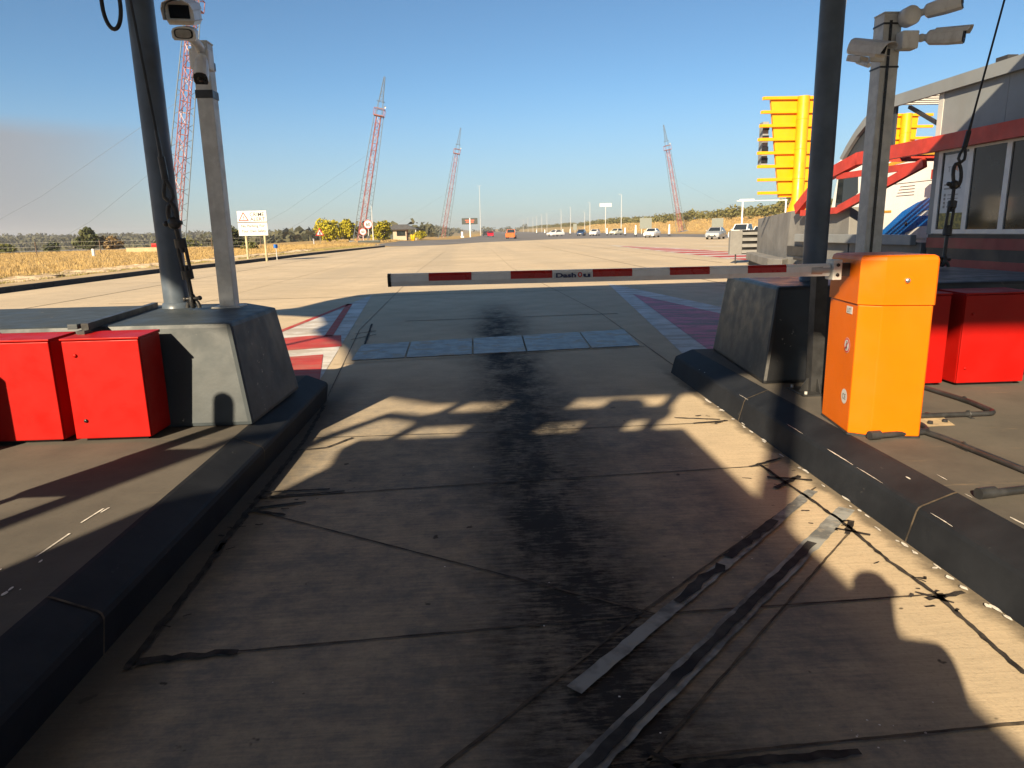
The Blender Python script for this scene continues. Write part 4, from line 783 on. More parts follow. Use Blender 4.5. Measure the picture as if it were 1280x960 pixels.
# photographer: one skinned surface, standing just behind the camera with the phone raised
def person():
    th = thing('person', 'person in a dark shirt and trousers holding up a phone', 'person', (.19, -.42, 0))
    V = {'pel': (.19, -.42, .95, .145), 'wst': (.19, -.42, 1.10, .13), 'chs': (.19, -.41, 1.30, .155), 'nk0': (.19, -.40, 1.44, .075), 'nk': (.19, -.39, 1.50, .056), 'hd0': (.19, -.365, 1.57, .078), 'hd1': (.19, -.36, 1.66, .088), 'hd2': (.19, -.37, 1.725, .06)}
    E = [('pel', 'wst'), ('wst', 'chs'), ('chs', 'nk0'), ('nk0', 'nk'), ('nk', 'hd0'), ('hd0', 'hd1'), ('hd1', 'hd2')]
    for s_, n_ in ((-1, 'l'), (1, 'r')):
        V.update({n_+'hip': (.19+s_*.10, -.42, .88, .095), n_+'kn': (.19+s_*.115, -.41, .49, .06), n_+'an': (.19+s_*.12, -.44, .09, .042), n_+'to': (.19+s_*.13, -.27, .045, .038),
                  n_+'sh': (.19+s_*.19, -.41, 1.40, .062), n_+'el': (.19+s_*.25, -.30, 1.16, .043), n_+'wr': (.05+s_*.115, -.13, 1.40, .03), n_+'ha': (.02+s_*.095, -.085, 1.47, .033)})
        E += [('pel', n_+'hip'), (n_+'hip', n_+'kn'), (n_+'kn', n_+'an'), (n_+'an', n_+'to'), ('chs', n_+'sh'), (n_+'sh', n_+'el'), (n_+'el', n_+'wr'), (n_+'wr', n_+'ha')]
        for i, (dz, L) in enumerate(((.035, .045), (.018, .05), (0, .05), (-.016, .04))):
            a, b = n_+'f%da' % i, n_+'f%db' % i
            V[a] = (.02+s_*.088, -.055, 1.475+dz, .0095); V[b] = (.02+s_*.058, -.035, 1.477+dz, .008); E += [(n_+'ha', a), (a, b)]
        V[n_+'th'] = (.02+s_*.062, -.095, 1.50, .010); E.append((n_+'ha', n_+'th'))
    names = list(V); me = bpy.data.meshes.new('body'); o0 = np.array(LOC[th.name])
    me.from_pydata([tuple(np.array(V[k][:3])-o0) for k in names], [(names.index(a), names.index(b)) for a, b in E], [])
    o = bpy.data.objects.new('body', me); COL.objects.link(o); md = o.modifiers.new('skin', 'SKIN'); sd_ = o.modifiers.new('sub', 'SUBSURF'); sd_.levels = 2; sd_.render_levels = 2; md.use_smooth_shade = True
    for i, k in enumerate(names): me.skin_vertices[0].data[i].radius = (V[k][3],)*2
    me.skin_vertices[0].data[0].use_root = True
    dg = bpy.context.evaluated_depsgraph_get(); m2 = bpy.data.meshes.new_from_object(o.evaluated_get(dg)); bpy.data.objects.remove(o)
    m2.name = 'body'
    for mm in ('skin', 'shirt', 'trousers', 'hair'): m2.materials.append(M[mm])
    for pl_ in m2.polygons:
        c = pl_.center + Vector(o0); z = c.z
        k = 2 if z < .98 else (1 if z < 1.455 and not (c.y > -.16 and z > 1.33) else 0)
        if z > 1.66 and c.y < -.33 or z > 1.73: k = 3
        if z < .10: k = 3
        pl_.material_index = k
    ob = bpy.data.objects.new('body', m2); COL.objects.link(ob); ob.parent = th
    for s_ in (-1, 1): mb = MB(); mb.ball((.19+s_*.033, -.278, 1.645), .012); mb.build('eye', 'lens_glass', th)
    mb = MB(); mb.ball((.19, -.268, 1.61), .016, 0, (.8, 1.1, 1.3)); mb.build('nose', 'skin', th)
    for s_ in (-1, 1): mb = MB(); mb.ball((.19+s_*.088, -.37, 1.635), .026, 0, (.4, .8, 1.2)); mb.build('ear', 'skin', th)
    mb = MB(); mb.box((.165, -.281, 1.567), (.215, -.27, 1.575), 0, .003); mb.build('mouth', 'stripe_red', th)
person()
mb = MB(); mb.box((-.06, -.070, 1.44), (.10, -.061, 1.515), 0, .004); t = tag(mb.build('phone', 'plastic_black'), 'black phone held up in both hands', 'phone'); centre(t)

# ================================================================== NEXT ISLAND ON THE RIGHT: booth, frame, block, sign
BX = 9.9
mb = MB(); q = [(9.45, -20), (9.45, 22), (10.95, 27.9), (11.5, 28.6), (13.0, 24), (13.0, -20)]
mb.prism(q, -.02, .22, 2, 0, .02); struct(mb.build('traffic_island', 'kerb_black'))
th = thing('toll_booth', 'grey toll booth with white framed windows under a curved roof', 'toll booth', (11.2, 10, .22))
mb = MB(); mb.box((BX, 4.0, .22), (12.6, 15.1, 1.28)); mb.build('base_wall', 'booth_dark', th)
for z0, z1 in ((1.0, 1.21), (.62, .78)):
    mb = MB(); mb.box((BX-.012, 4.0, z0), (BX-.002, 15.12, z1)); mb.build('stripe', 'stripe_red', th)
mb = MB(); mb.box((BX+.02, 4.0, 1.28), (12.6, 15.1, 3.1)); mb.build('wall', 'booth_grey', th)
mb = MB(); mb.box((BX-.004, 14.98, 1.28), (BX+.06, 15.16, 3.10)); mb.build('corner_post', 'booth_grey', th)
mb = MB(); mb.box((BX-.008, 4.0, 3.12), (12.6, 15.16, 4.32)); mb.box((BX-.012, 13.2, 3.14), (BX-.005, 13.22, 4.2)); mb.build('fascia', 'booth_grey', th)
mb = MB(); mb.box((BX-.02, 15.02, 3.3), (BX+.02, 15.18, 4.2)); mb.build('fascia_trim', 'booth_light', th)
wy = [14.95, 14.02, 13.0, 11.9, 10.7, 9.5]
for a, b in zip(wy[:-1], wy[1:]):
    wf = MB()
    wf.box((BX-.03, a-.11, 1.30), (BX+.02, a+.02, 3.06)); wf.box((BX-.03, b+.02, 2.95), (BX+.02, a-.11, 3.06)); wf.box((BX-.03, b+.02, 1.30), (BX+.02, a-.11, 1.385))
    fr = wf.build('window', 'aluminium', th); g_ = MB(); g_.box((BX-.004, b+.02, 1.385), (BX+.012, a-.11, 2.95)); g_.build('pane', 'window_glass', th, fr)
mb = MB(); mb.box((BX-.007, 14.06, 1.72), (BX-.005, 14.78, 2.9), 0); mb.add([(BX-.0075, 14.06, 1.40), (BX-.0075, 14.78, 1.40), (BX-.0075, 14.78, 1.72), (BX-.0075, 14.06, 1.72)], [(3, 2, 1, 0)], 1)
text(mb, 'TR', (BX-.0075, 14.66, 2.55), (0, -1, 0), (0, 0, 1), .16, 2, width=.2, depth=.002); text(mb, 'AC', (BX-.0075, 14.44, 2.55), (0, -1, 0), (0, 0, 1), .16, 3, width=.2, depth=.002)
for i, z in enumerate((2.28, 2.20, 2.08, 2.0, 1.92, 1.84)):
    mb.box((BX-.010, 14.26 if i > 1 else 14.2, z), (BX-.008, 14.58 if i > 1 else 14.72, z+.018 if i > 1 else z+.03), 2)
    if i > 1: mb.box((BX-.010, 14.64, z-.02), (BX-.008, 14.70, z+.035), 2)
t = tag(mb.build('poster', ['poster_paper', 'poster_picture', 'letter_grey', 'letter_orange']), 'white notice behind the end window of the toll booth', 'notice'); centre(t)
# curved roof with louvred strip
arc = [(4.0, 4.42), (17.0, 4.42), (17.5, 4.30), (17.95, 4.08), (18.35, 3.82), (18.7, 3.53), (18.98, 3.25)]
inn = [(18.85, 3.2), (18.55, 3.45), (18.22, 3.70), (17.82, 3.92), (17.4, 4.10), (16.9, 4.17), (4.0, 4.17)]
mb = MB(); mb.prism(arc+inn, BX-.12, BX-.03, 0); mb.prism([(4.0, 4.42), (14.3, 4.42), (14.3, 4.34), (4.0, 4.34)], BX-.03, 13.4, 0); 
rf = mb.build('roof', 'booth_grey', th)
mb = MB(); mb.prism([(16.75, 4.41), (17.5, 4.29), (17.95, 4.07), (18.35, 3.81), (18.7, 3.52), (18.97, 3.22), (18.85, 3.12), (16.75, 3.12)], BX+.0, BX+.05, 0); mb.build('roof_end_panel', 'panel_slate', th, rf)
for i in range(9):
    y = 14.5+i*.27; mb = MB(); mb.box((BX+.05, y, 4.22), (13.3, y+.12, 4.26)); mb.build('louvre', 'booth_light', th, rf)
mb = MB(); mb.tube([(BX+.1, 16.4, 4.12), (BX+.1, 15.2, 3.55)], .035, square=True); mb.build('roof_strut', 'booth_dark', th)
mb = MB(); mb.box((BX-.1, 13.2, 4.425), (BX+.1, 13.5, 4.5), 0); mb.build('roof_vent', 'booth_dark', th)
# red steel guard frame round the booth nose
th = thing('guard_frame', 'red steel guard frame running along and round the end of the toll booth', 'guard frame', (9.75, 17, .22))
FX = BX-.16
mb = MB()
for a, b in (((4, 3.14), (17.9, 3.14)), ((17.9, 3.14), (19.75, 2.80)), ((19.75, 2.80), (21.2, 1.99))):
    A, B = Vector((FX, *a)), Vector((FX, *b)); d = (B-A).normalized(); u_ = Vector((0, -d.z, d.y))*.15; s_ = Vector((.09, 0, 0))
    mb.hexa([A-s_-u_, A+s_-u_, A+s_+u_, A-s_+u_], [B-s_-u_, B+s_-u_, B+s_+u_, B-s_+u_])
tb = mb.build('top_beam', 'frame_red', th)
def bar(a, b, h=.07, name='brace', x=FX):
    A, B = Vector((x, *a)), Vector((x, *b)); mb = MB(); d = (B-A).normalized(); u_ = Vector((0, -d.z, d.y))*h; s_ = Vector((.05, 0, 0)); mb.hexa([A-s_-u_, A+s_-u_, A+s_+u_, A-s_+u_], [B-s_-u_, B+s_-u_, B+s_+u_, B-s_+u_]); mb.build(name, 'frame_red', th)
bar((18.9, 2.78), (15.5, 2.76), .075, 'cross_rail'); bar((15.2, 2.80), (18.7, 1.92), .10, 'brace', FX-.015); bar((18.72, 1.90), (20.9, 1.88), .085, 'lower_rail')
mb = MB(); mb.box((FX-.05, 4, 3.02), (12.8, 4.2, 3.2)); 
for y in (6, 9, 12, 15.3, 17.8): mb.box((FX+.09, y, 3.05), (13.0, y+.14, 3.2))
mb.build('roof_tie', 'frame_red', th)
bar((4, 3.14), (19.75, 2.85), .13, 'top_beam', 12.9)
# crash block with rails
th = thing('crash_block', 'big light grey concrete crash block with tapered nose in front of the yellow sign', 'concrete block', (11.2, 21, .2))
mb = MB(); mb.hexa([(BX-.02, 18.35, .2), (BX, 22.2, .2), (11.3, 28.0, .2), (12.0, 28.0, .2), (12.8, 22.4, .2), (10.62, 18.35, .2)], [(BX+.02, 18.5, 1.97), (BX+.06, 22.1, 1.97), (11.25, 27.9, 1.80), (11.95, 27.9, 1.80), (12.7, 22.3, 1.97), (10.58, 18.5, 1.97)], 0, .02)
mb.box((BX-.0, 15.3, .2), (12.7, 18.34, 1.10)); mb.build('block_body', 'island_grey', th)
for z0, z1, m in ((1.04, 1.27, 'booth_grey'), (.5, .58, 'booth_dark')):
    mb = MB(); mb.box((BX-.20, 15.4, z0), (BX-.06, 21.2, z1), 0, .02); mb.build('guard_rail', m, th)
mb = MB(); mb.prism([(9.5, 21.5), (9.5, 22.6), (10.95, 28.2), (11.3, 28.4), (11.3, 27), (9.9, 22)], .2, .5, 2, 0, .03); mb.build('kerb_step', 'island_grey', th)
mb = MB(); mb.box((BX-.05, 20.2, .62), (BX-.028, 22.0, .90)); mb.build('recess', 'booth_dark', th)
th = thing('crash_cushion', 'grey slatted steel crash cushion at the far tip of the grey block', 'crash cushion', (11.2, 29, 0))
for i in range(4):
    z0 = .42+i*.25; mb = MB(); y0, x0, x1 = 29.0, 10.62, 12.05
    mb.hexa([(x0+.45, y0-.04, z0), (x1, y0-.10, z0), (x1, y0+.1, z0), (x0+.45, y0+.16, z0)], [(x0+.45, y0, z0+.13), (x1, y0-.02, z0+.13), (x1, y0+.1, z0+.13), (x0+.45, y0+.16, z0+.13)], 0, .01); mb.build('slat', 'island_grey', th)
mb = MB(); mb.box((10.56, 28.98, .38), (11.07, 29.2, 1.36), 0, .02); mb.build('end_plate', 'island_grey', th)
mb = MB(); mb.box((11.07, 29.08, .38), (12.0, 29.25, 1.34)); mb.box((11.05, 28.92, 1.325), (12.08, 29.3, 1.37)); mb.build('frame', 'booth_dark', th)
mb = MB(); mb.tube([(10.85, 29.1, 0), (10.85, 29.1, .4)], .03, 8); mb.tube([(11.8, 29.15, 0), (11.75, 29.15, .42)], [.22, .14], 8); mb.build('leg', 'booth_dark', th)

def lane_sign(x, y, z0, label, eq=True):
    th = thing('lane_sign', label, 'lane sign', (x, y, z0), 'yellow louvred lane signs')
    mb = MB(); mb.tube([(x, y, z0), (x, y, z0+.35), (x, y, z0+.42), (x, y, z0+3.72)], [.34, .22, .19, .19], 20); mb.build('column', 'signal_yellow', th)
    mb = MB(); mb.prism([(x-.55, z0+.5), (x+.42, z0+.5), (x+.60, z0+3.66), (x-1.02, z0+3.66)], y+.20, y+.34, 1, 0, .01); mb.build('back_panel', 'signal_yellow', th)
    for i in range(8):
        z = z0+.60+i*.435; e = .10*abs(i-3.5)/3.5
        mb = MB(); mb.prism([(x-1.42+e, y+.22), (x-1.36+e, y+.10), (x+1.24-e, y+.10), (x+1.30-e, y+.22)], z, z+.10, 2, 0, .012); mb.build('louvre', 'signal_yellow', th)
    for i in range(3):
        mb = MB(); mb.lathe([(.195, -.015), (.205, 0), (.195, .015)], (x, y, z0+1.1+i*.95), 20); mb.build('weld_band', 'signal_yellow', th)
    if eq:
        mb = MB(); mb.box((x-1.15, y+.42, z0+1.55), (x-.95, y+.75, z0+3.0), 0, .02)
        for k in range(4): mb.box((x-1.16, y+.40, z0+1.65+k*.36), (x-.94, y+.42, z0+1.83+k*.36), 1)
        mb.build('signal_box', ['booth_grey', 'plastic_black'], th)
    return th
lane_sign(11.0, 24.0, 1.97, 'yellow louvred lane sign standing clear on the grey crash block')
lane_sign(17.0, 28.0, 1.97, 'yellow louvred lane sign shaded under the curved booth roof')
mb = MB(); mb.box((15.6, 26, -.02), (18.4, 31, .22), 0, .02); struct(mb.build('traffic_island', 'kerb_black'))
mb = MB(); mb.box((16.0, 26.5, .22), (18.0, 30.5, 1.97), 0, .04); th = thing('crash_block', 'grey concrete crash block under the shaded yellow sign', 'concrete block', (17, 28.5, .22)); mb.build('block_body', 'island_grey', th)
mb = MB(); mb.tube([(7.55, 17, 0.0), (7.9, 18, 9.0)], .012, 6); 
mb = MB(); mb.tube([(10.02, 20.2, 2.0), (8.55, 16.8, 7.0)], .012, 6); t = tag(mb.build('thin_stay', 'galvanised'), 'thin wire stay rising from the far grey block past the yellow sign', 'stay cable'); centre(t)

# truck beyond the booth
th = thing('truck', 'white truck with a blue swoosh on its side behind the red guard frame', 'truck', (14.4, 22, 0))
TX = 13.25
cabp = [(23.3, .55), (26.1, .55), (26.25, 1.2), (26.1, 2.1), (25.75, 3.35), (25.4, 3.75), (24.2, 3.95), (23.3, 3.9)]
mb = MB(); mb.prism(cabp, TX, TX+2.4, 0, 0, .06); cab = mb.build('cab', 'truck_white', th)
mb = MB(); mb.prism([(24.25, 2.58), (25.0, 2.14), (25.75, 2.06), (25.66, 3.2), (24.35, 3.3)], TX-.012, TX+.02, 0); dw = mb.build('side_window', 'car_glass', th, cab)
mb = MB(); mb.hexa([(TX+.1, 26.06, 2.2), (TX+2.3, 26.06, 2.2), (TX+2.3, 25.8, 3.3), (TX+.1, 25.8, 3.3)], [(TX+.1, 26.16, 2.2), (TX+2.3, 26.16, 2.2), (TX+2.3, 25.9, 3.35), (TX+.1, 25.9, 3.35)]); mb.build('windscreen', 'car_glass', th, cab)
mb = MB(); mb.hexa([(TX-.05, 25.75, 3.55), (TX+2.45, 25.75, 3.55), (TX+2.45, 26.45, 3.42), (TX-.05, 26.45, 3.42)], [(TX-.05, 25.3, 3.85), (TX+2.45, 25.3, 3.85), (TX+2.45, 26.4, 3.52), (TX-.05, 26.4, 3.52)], 0, .02); mb.build('sun_visor', 'truck_white', th, cab)
mb = MB(); mb.tube([(TX-.02, 25.9, 3.3), (TX-.28, 26.05, 3.25)], .02, 8); mb.box((TX-.40, 26.0, 2.3), (TX-.18, 26.12, 3.25), 0, .03); mb.build('mirror', 'plastic_black', th, cab)
mb = MB(); mb.prism([(12.5, 1.05), (23.22, 1.05), (23.22, 2.9), (22.7, 3.40), (20.4, 3.52), (12.5, 3.62)], TX+.02, TX+2.38, 0, 0, .03); bx = mb.build('body', 'truck_white', th)
mb = MB(); mb.prism([(21.9, 3.45), (20.4, 3.53), (12.5, 3.63), (12.5, 3.55), (20.4, 3.43), (22.2, 3.33), (22.75, 3.2), (22.9, 3.25), (22.5, 3.42)], TX+.008, TX+.03, 0); mb.build('gold_trim', 'truck_gold', th, bx)
sw = [(22.9, 1.12), (22.4, 1.42), (21.6, 1.88), (20.9, 2.12), (20.2, 2.25), (19.4, 2.32), (18, 2.36), (18, 1.95), (19.6, 1.98), (20.6, 1.86), (20.9, 1.72), (20.1, 1.74), (18, 1.66), (18, 1.40), (19.8, 1.46), (20.7, 1.42), (21.4, 1.22), (21.3, 1.12)]
mb = MB(); mb.prism(sw, TX+.006, TX+.03, 0); mb.build('swoosh', 'truck_blue', th, bx)
mb = MB(); mb.box((TX+.008, 22.2, 1.86), (TX+.03, 22.75, 1.93)); mb.build('side_marker', 'truck_gold', th, bx)
mb = MB()
for i in range(4): mb.box((TX+.010, 21.1, 2.35+i*.09), (TX+.03, 22.0-.05*i, 2.365+i*.09))
mb.box((TX+.012, 12.6, 2.72), (TX+.03, 23.2, 2.735)); mb.lathe([(0, -.0), (.07, 0), (.07, .03)], (TX+.005, 21.35, 1.5), 14, 0, 0); mb.build('vent_slots', 'plastic_black', th, bx)
mb = MB(); mb.box((TX+.2, 12.5, .75), (TX+2.2, 25.6, 1.03)); mb.build('chassis', 'booth_dark', th)
for y in (13.5, 14.8, 21.9, 24.9):
    for x in (TX+.02, TX+2.08):
        mb = MB(); mb.lathe([(.28, 0), (.5, .0), (.52, .05), (.52, .25), (.5, .3), (.28, .3)], (x, y, .52), 22, 0, 0); wl = mb.build('wheel', 'rubber', th); mb = MB(); mb.lathe([(0, .06), (.2, .06), (.28, .01), (.28, .29), (.2, .24), (0, .24)], (x, y, .52), 18, 0, 0); mb.build('rim', 'chrome', th, wl)
mb = MB(); mb.box((TX+.1, 26.2, .5), (TX+2.3, 26.33, .95), 0, .03); mb.build('bumper', 'truck_white', th)

# ================================================================== LATTICE MASTS
def mast(name_loc, lean, H, label, guy_dir, detail=True):
    bx, by, bz = name_loc
    th = thing('lattice_mast', label, 'lattice mast', (bx, by, bz), 'leaning lattice masts along the plaza')
    ax = Vector((math.sin(R(lean)), 0, math.cos(R(lean)))); xa = Vector((math.cos(R(lean)), 0, -math.sin(R(lean)))); ya = Vector((0, 1, 0)); O = Vector((bx, by, bz))
    P = lambda u_, v_, h: O + ax*h + xa*u_ + ya*v_
    cs = [(-1, -1), (1, -1), (1, 1), (-1, 1)]
    hp = H*.77; w0 = .46
    def lattice(h0, h1, wd0, wd1, step, r, mats, nm):
        mb = MB(); k = max(1, round((h1-h0)/step))
        for i in range(k):
            a0 = h0+(h1-h0)*i/k; a1 = h0+(h1-h0)*(i+1)/k; u0 = wd0+(wd1-wd0)*i/k; u1 = wd0+(wd1-wd0)*(i+1)/k; m = (1 if i % 3 == 0 else 0) if len(mats) > 1 else 0
            for j in range(4):
                c0, c1 = cs[j], cs[(j+1) % 4]
                mb.tube([P(c0[0]*u0, c0[1]*u0, a0), P(c0[0]*u1, c0[1]*u1, a1)], r, 4, 0, False, False)
                mb.tube([P(c0[0]*u1, c0[1]*u1, a1), P(c1[0]*u1, c1[1]*u1, a1)], r*.7, 3, m, False, False)
                d0, d1 = (c0, c1) if i % 2 else (c1, c0); mb.tube([P(d0[0]*u0, d0[1]*u0, a0), P(d1[0]*u1, d1[1]*u1, a1)], r*.7, 3, m, False, False)
        return mb.build(nm, mats, th)
    lattice(0, hp, w0, w0*.8, 1.15, .055, ['mast_red', 'mast_white'], 'shaft')
    lattice(hp+2.4, H, .34, .10, .9, .035, ['mast_blue'], 'spire')
    mb = MB()                                           # outer stays that run up beside the shaft with spreaders
    for s_ in (-1, 1):
        mb.tube([P(s_*1.25, 0, -.1), P(s_*1.12, 0, hp*.5), P(s_*.8, 0, hp+.2)], .06, 5)
        for i in range(1, 15): h = hp*i/15; wd = 1.25-.4*i/15; mb.tube([P(s_*w0*.95, -w0*.5, h), P(s_*wd, 0, h+(.5 if i % 2 else -.4))], .035, 3, 0, False); mb.tube([P(s_*w0*.95, w0*.5, h), P(s_*wd, 0, h-(.5 if i % 2 else -.4))], .035, 3, 0, False)
    mb.build('side_truss', 'mast_blue', th)
    mb = MB()
    for a in (0, 1.1):
        for j in range(4):
            c0, c1 = cs[j], cs[(j+1) % 4]; mb.tube([P(c0[0]*.85, c0[1]*.85, hp+.1+a), P(c1[0]*.85, c1[1]*.85, hp+.1+a)], .05, 5, 0)
    for c0 in cs: mb.tube([P(c0[0]*.85, c0[1]*.85, hp+.1), P(c0[0]*.85, c0[1]*.85, hp+1.2)], .05, 5)
    b = [P(c[0]*.85, c[1]*.85, hp) for c in cs]; mb.hexa(b, [q_+ax*.12 for q_ in b]); pf = mb.build('platform', 'mast_red', th)
    mb = MB()
    for c0 in cs: mb.tube([P(c0[0]*.5, c0[1]*.5, hp+.1), P(c0[0]*.38, c0[1]*.38, hp+2.5)], .04, 5)
    for h in (hp+1.3, hp+2.45):
        for j in range(4): c0, c1 = cs[j], cs[(j+1) % 4]; mb.tube([P(c0[0]*.62, c0[1]*.62, h), P(c1[0]*.62, c1[1]*.62, h)], .035, 4)
    mb.build('platform_cage', 'mast_blue', th)
    mb = MB(); mb.lathe([(0, .2), (.15, .17), (.19, .03), (.19, 0)], P(.85, -.3, hp+1.6), 12, 0, 1); mb.build('antenna_dish', 'lamp_grey', th)
    for gh, gd in guy_dir:
        mb = MB(); A = P(0, 0, gh); B = Vector(gd); mid = (A+B)/2; mid.z -= 1.0; mb.tube([A, A*.6+mid*.4, mid, B*.6+mid*.4, B], .013, 4); mb.build('guy_wire', 'mast_blue', th)
    mb = MB()
    for c0 in cs: mb.tube([P(c0[0]*w0, c0[1]*w0, 0), P(c0[0]*1.5, c0[1]*1.2, -.25)], .07, 6)
    b = [P(c[0]*1.6, c[1]*1.6, -.35) for c in cs]; mb.hexa(b, [q_+Vector((0, 0, .4)) for q_ in b]); mb.build('footing', 'mast_blue', th)
    return th
mast((-34.6, 83, 0.0), 11.5, 33.5, 'nearest red and white leaning lattice mast, behind the left round pole', ((11.5, (-59, 92, -2)), (17, (-66, 84, -2))))
mast((-20.6, 128, 0.0), 12.3, 28.2, 'red and white leaning lattice mast rising from the yellow green bushes', ((12, (-46, 140, -2)), (16, (-50, 132, -2))))
mast((-8.9, 196, -.3), 11.6, 29.4, 'far red and white leaning lattice mast behind the small brick guardhouse', ((13, (-36, 205, -2)),))
mast((58.5, 200, .2), -11.4, 29.4, 'red and white leaning lattice mast on the right in front of the grass bank', ((15, (84, 205, 4)),))

# ================================================================== LAMPS AND FAR STREET FURNITURE
def lamp(x, y, h, label, group='lamp posts beside the far road', arms=1):
    th = thing('street_lamp', label, 'street lamp', (x, y, 0), group)
    mb = MB(); mb.tube([(x, y, 0), (x, y, h)], [.11, .055], 8); mb.build('pole', 'lamp_grey', th)
    for s_ in ((-1,) if arms == 1 else (-1, 1)):
        mb = MB(); mb.tube([(x, y, h-.05), (x+s_*.2, y, h+.08), (x+s_*.4, y, h+.1)], .03, 6); mb.build('arm', 'lamp_grey', th); mb = MB(); mb.box((x+s_*.58-.2, y-.1, h+.05), (x+s_*.58+.2, y+.1, h+.13), 0, .03); mb.build('lamp_head', 'lamp_grey', th)
    return th
ys = [189, 241, 290, 322, 386, 416, 450, 480, 525, 575]
base = lamp(39, ys[0], 10.2, 'pale street lamp nearest the camera in the row on the right verge')
for y, o_ in zip(ys[1:], ('second', 'third', 'fourth', 'fifth', 'sixth', 'seventh', 'eighth', 'ninth')): copy_tree(base, (39, y, 0), o_+' nearest pale street lamp in the row on the right verge')
copy_tree(base, (39, ys[-1], 0), 'farthest pale street lamp in the row on the right verge')
lamp(2.0, 262, 17.5, 'tall pale lamp mast beside the dark message board', 'tall lamp masts', 2)
lamp(-18.2, 128, 6.2, 'short pale lamp pole right of the yellow green bushes', 'short lamp poles')

def board(name, x, y, zc, wd, hh, posts, label, cat, mat='sign_back', lines=None, pr=.07, pm='galvanised'):
    th = thing(name, label, cat, (x, y, 0)); mb = MB(); mb.box((x-wd/2, y, zc-hh/2), (x+wd/2, y+.06, zc+hh/2), 0, .01); pn = mb.build('panel', mat, th)
    for px in posts: mb = MB(); mb.tube([(x+px, y+.11, -.1), (x+px, y+.11, zc+hh/2-.02)], pr, 8); mb.build('post', pm, th)
    if lines: lines(th, pn)
    return th
def crime(th, pn):
    cx, y, e = -13.45, 44.0, .004; s_ = .82
    mb = MB(); mb.box((cx-.86, y-.012, 2.33), (cx+.86, y-.001, 2.375)); mb.build('divider', 'letter_black', th, pn)
    mb = MB(); text(mb, 'CRIME', (cx-.12, y-e, 2.70), (1, 0, 0), (0, 0, 1), .33, 0, width=.86, bold=.008); text(mb, 'ALERT', (cx-.12, y-e, 2.43), (1, 0, 0), (0, 0, 1), .30, 0, width=.90, bold=.008)
    text(mb, 'No Parking For', (cx-.68, y-e, 2.06), (1, 0, 0), (0, 0, 1), .23, 0, width=1.40, bold=.012); text(mb, 'Your Own Safety', (cx-.70, y-e, 1.76), (1, 0, 0), (0, 0, 1), .23, 0, width=1.46, bold=.012); mb.build('lettering', 'letter_black', th, pn)
    mb = MB(); c = (cx-.50, 2.62)
    def tri(r, m, d): mb.add([(c[0]+r*math.sin(t), y-d, c[1]+r*math.cos(t)) for t in (0, 2.094, 4.189)], [(0, 1, 2)], m)
    tri(.36, 0, .003); tri(.25, 1, .005); mb.add([(c[0]-.03, y-.007, c[1]+.10), (c[0]+.03, y-.007, c[1]+.10), (c[0]+.015, y-.007, c[1]-.04), (c[0]-.015, y-.007, c[1]-.04)], [(0, 1, 2, 3)], 2)
    mb.add([(c[0]-.02, y-.007, c[1]-.06), (c[0]+.02, y-.007, c[1]-.06), (c[0]+.02, y-.007, c[1]-.1), (c[0]-.02, y-.007, c[1]-.1)], [(0, 1, 2, 3)], 2); mb.build('warning_triangle', ['letter_red', 'sign_white', 'letter_black'], th, pn)
board('crime_alert_sign', -13.45, 44.0, 2.29, 1.74, 1.46, (-.5, .62), 'white crime alert sign with red triangle on two timber posts', 'sign', 'sign_white', crime, .07, 'timber')
mb = MB(); mb.box((-13.1, 46.8, .75), (-12.85, 46.84, .98)); mb.tube([(-12.97, 46.87, 0), (-12.97, 46.87, .95)], .03, 6, 1); t = tag(mb.build('small_blue_sign', ['truck_blue', 'galvanised']), 'small blue marker sign under the crime alert sign', 'sign'); centre(t)
def round_sign(x, y, zc, r, txt, label):
    th = thing('round_sign', label, 'road sign', (x, y, 0), 'round white road signs'); mb = MB(); mb.tube([(x, y+.05, 0), (x, y+.05, zc)], .05, 8); mb.build('post', 'galvanised', th)
    mb = MB()
    mb.lathe([(0, 0), (r, 0), (r, .03), (0, .03)], (x, y, zc), 28, 0, 1, False)
    mb.add([(x+math.cos(t)*r*.86, y-.004, zc+math.sin(t)*r*.86) for t in np.linspace(0, 6.28, 28, endpoint=False)], [tuple(range(28))], 1); text(mb, txt, (x, y-.008, zc-r*.36), (1, 0, 0), (0, 0, 1), r*1.0, 2, 'CENTER', bold=.03); mb.build('disc', ['letter_red', 'sign_white', 'letter_black'], th)
round_sign(-17.8, 120, 3.05, .72, '60', 'taller round white road sign with red ring and number')
round_sign(-18.4, 118, 1.85, .56, '60', 'shorter round white road sign with red ring and number')
th = thing('triangle_sign', 'red bordered triangular warning sign before the yellow green bushes', 'road sign', (-22.4, 104, 0))
mb = MB(); mb.tube([(-22.4, 104.05, 0), (-22.4, 104.05, 2.2)], .05, 8); mb.build('post', 'timber', th); mb = MB()
for r_, m, d in ((.75, 0, .0), (.48, 1, .004)): mb.add([(-22.4+r_*math.sin(t), 104-d, 1.75+r_*math.cos(t)) for t in (0, 2.094, 4.189)], [(0, 1, 2)], m)
mb.add([(-22.5, 103.99, 1.9), (-22.3, 103.99, 1.9), (-22.34, 103.99, 1.55), (-22.46, 103.99, 1.55)], [(0, 1, 2, 3)], 2); mb.prism([(-23.05, 1.375), (-21.75, 1.375), (-22.4, 2.5)], 104.002, 104.03, 1, 0); mb.build('panel', ['letter_red', 'sign_white', 'letter_black'], th)
mb = MB(); mb.tube([(-22.9, 102, 0), (-22.9, 102, .9)], .09, 8); mb.ball((-22.9, 102, .9), .12); t = tag(mb.build('marker_post', 'white_paint'), 'white marker post below the triangular warning sign', 'marker post'); centre(t)
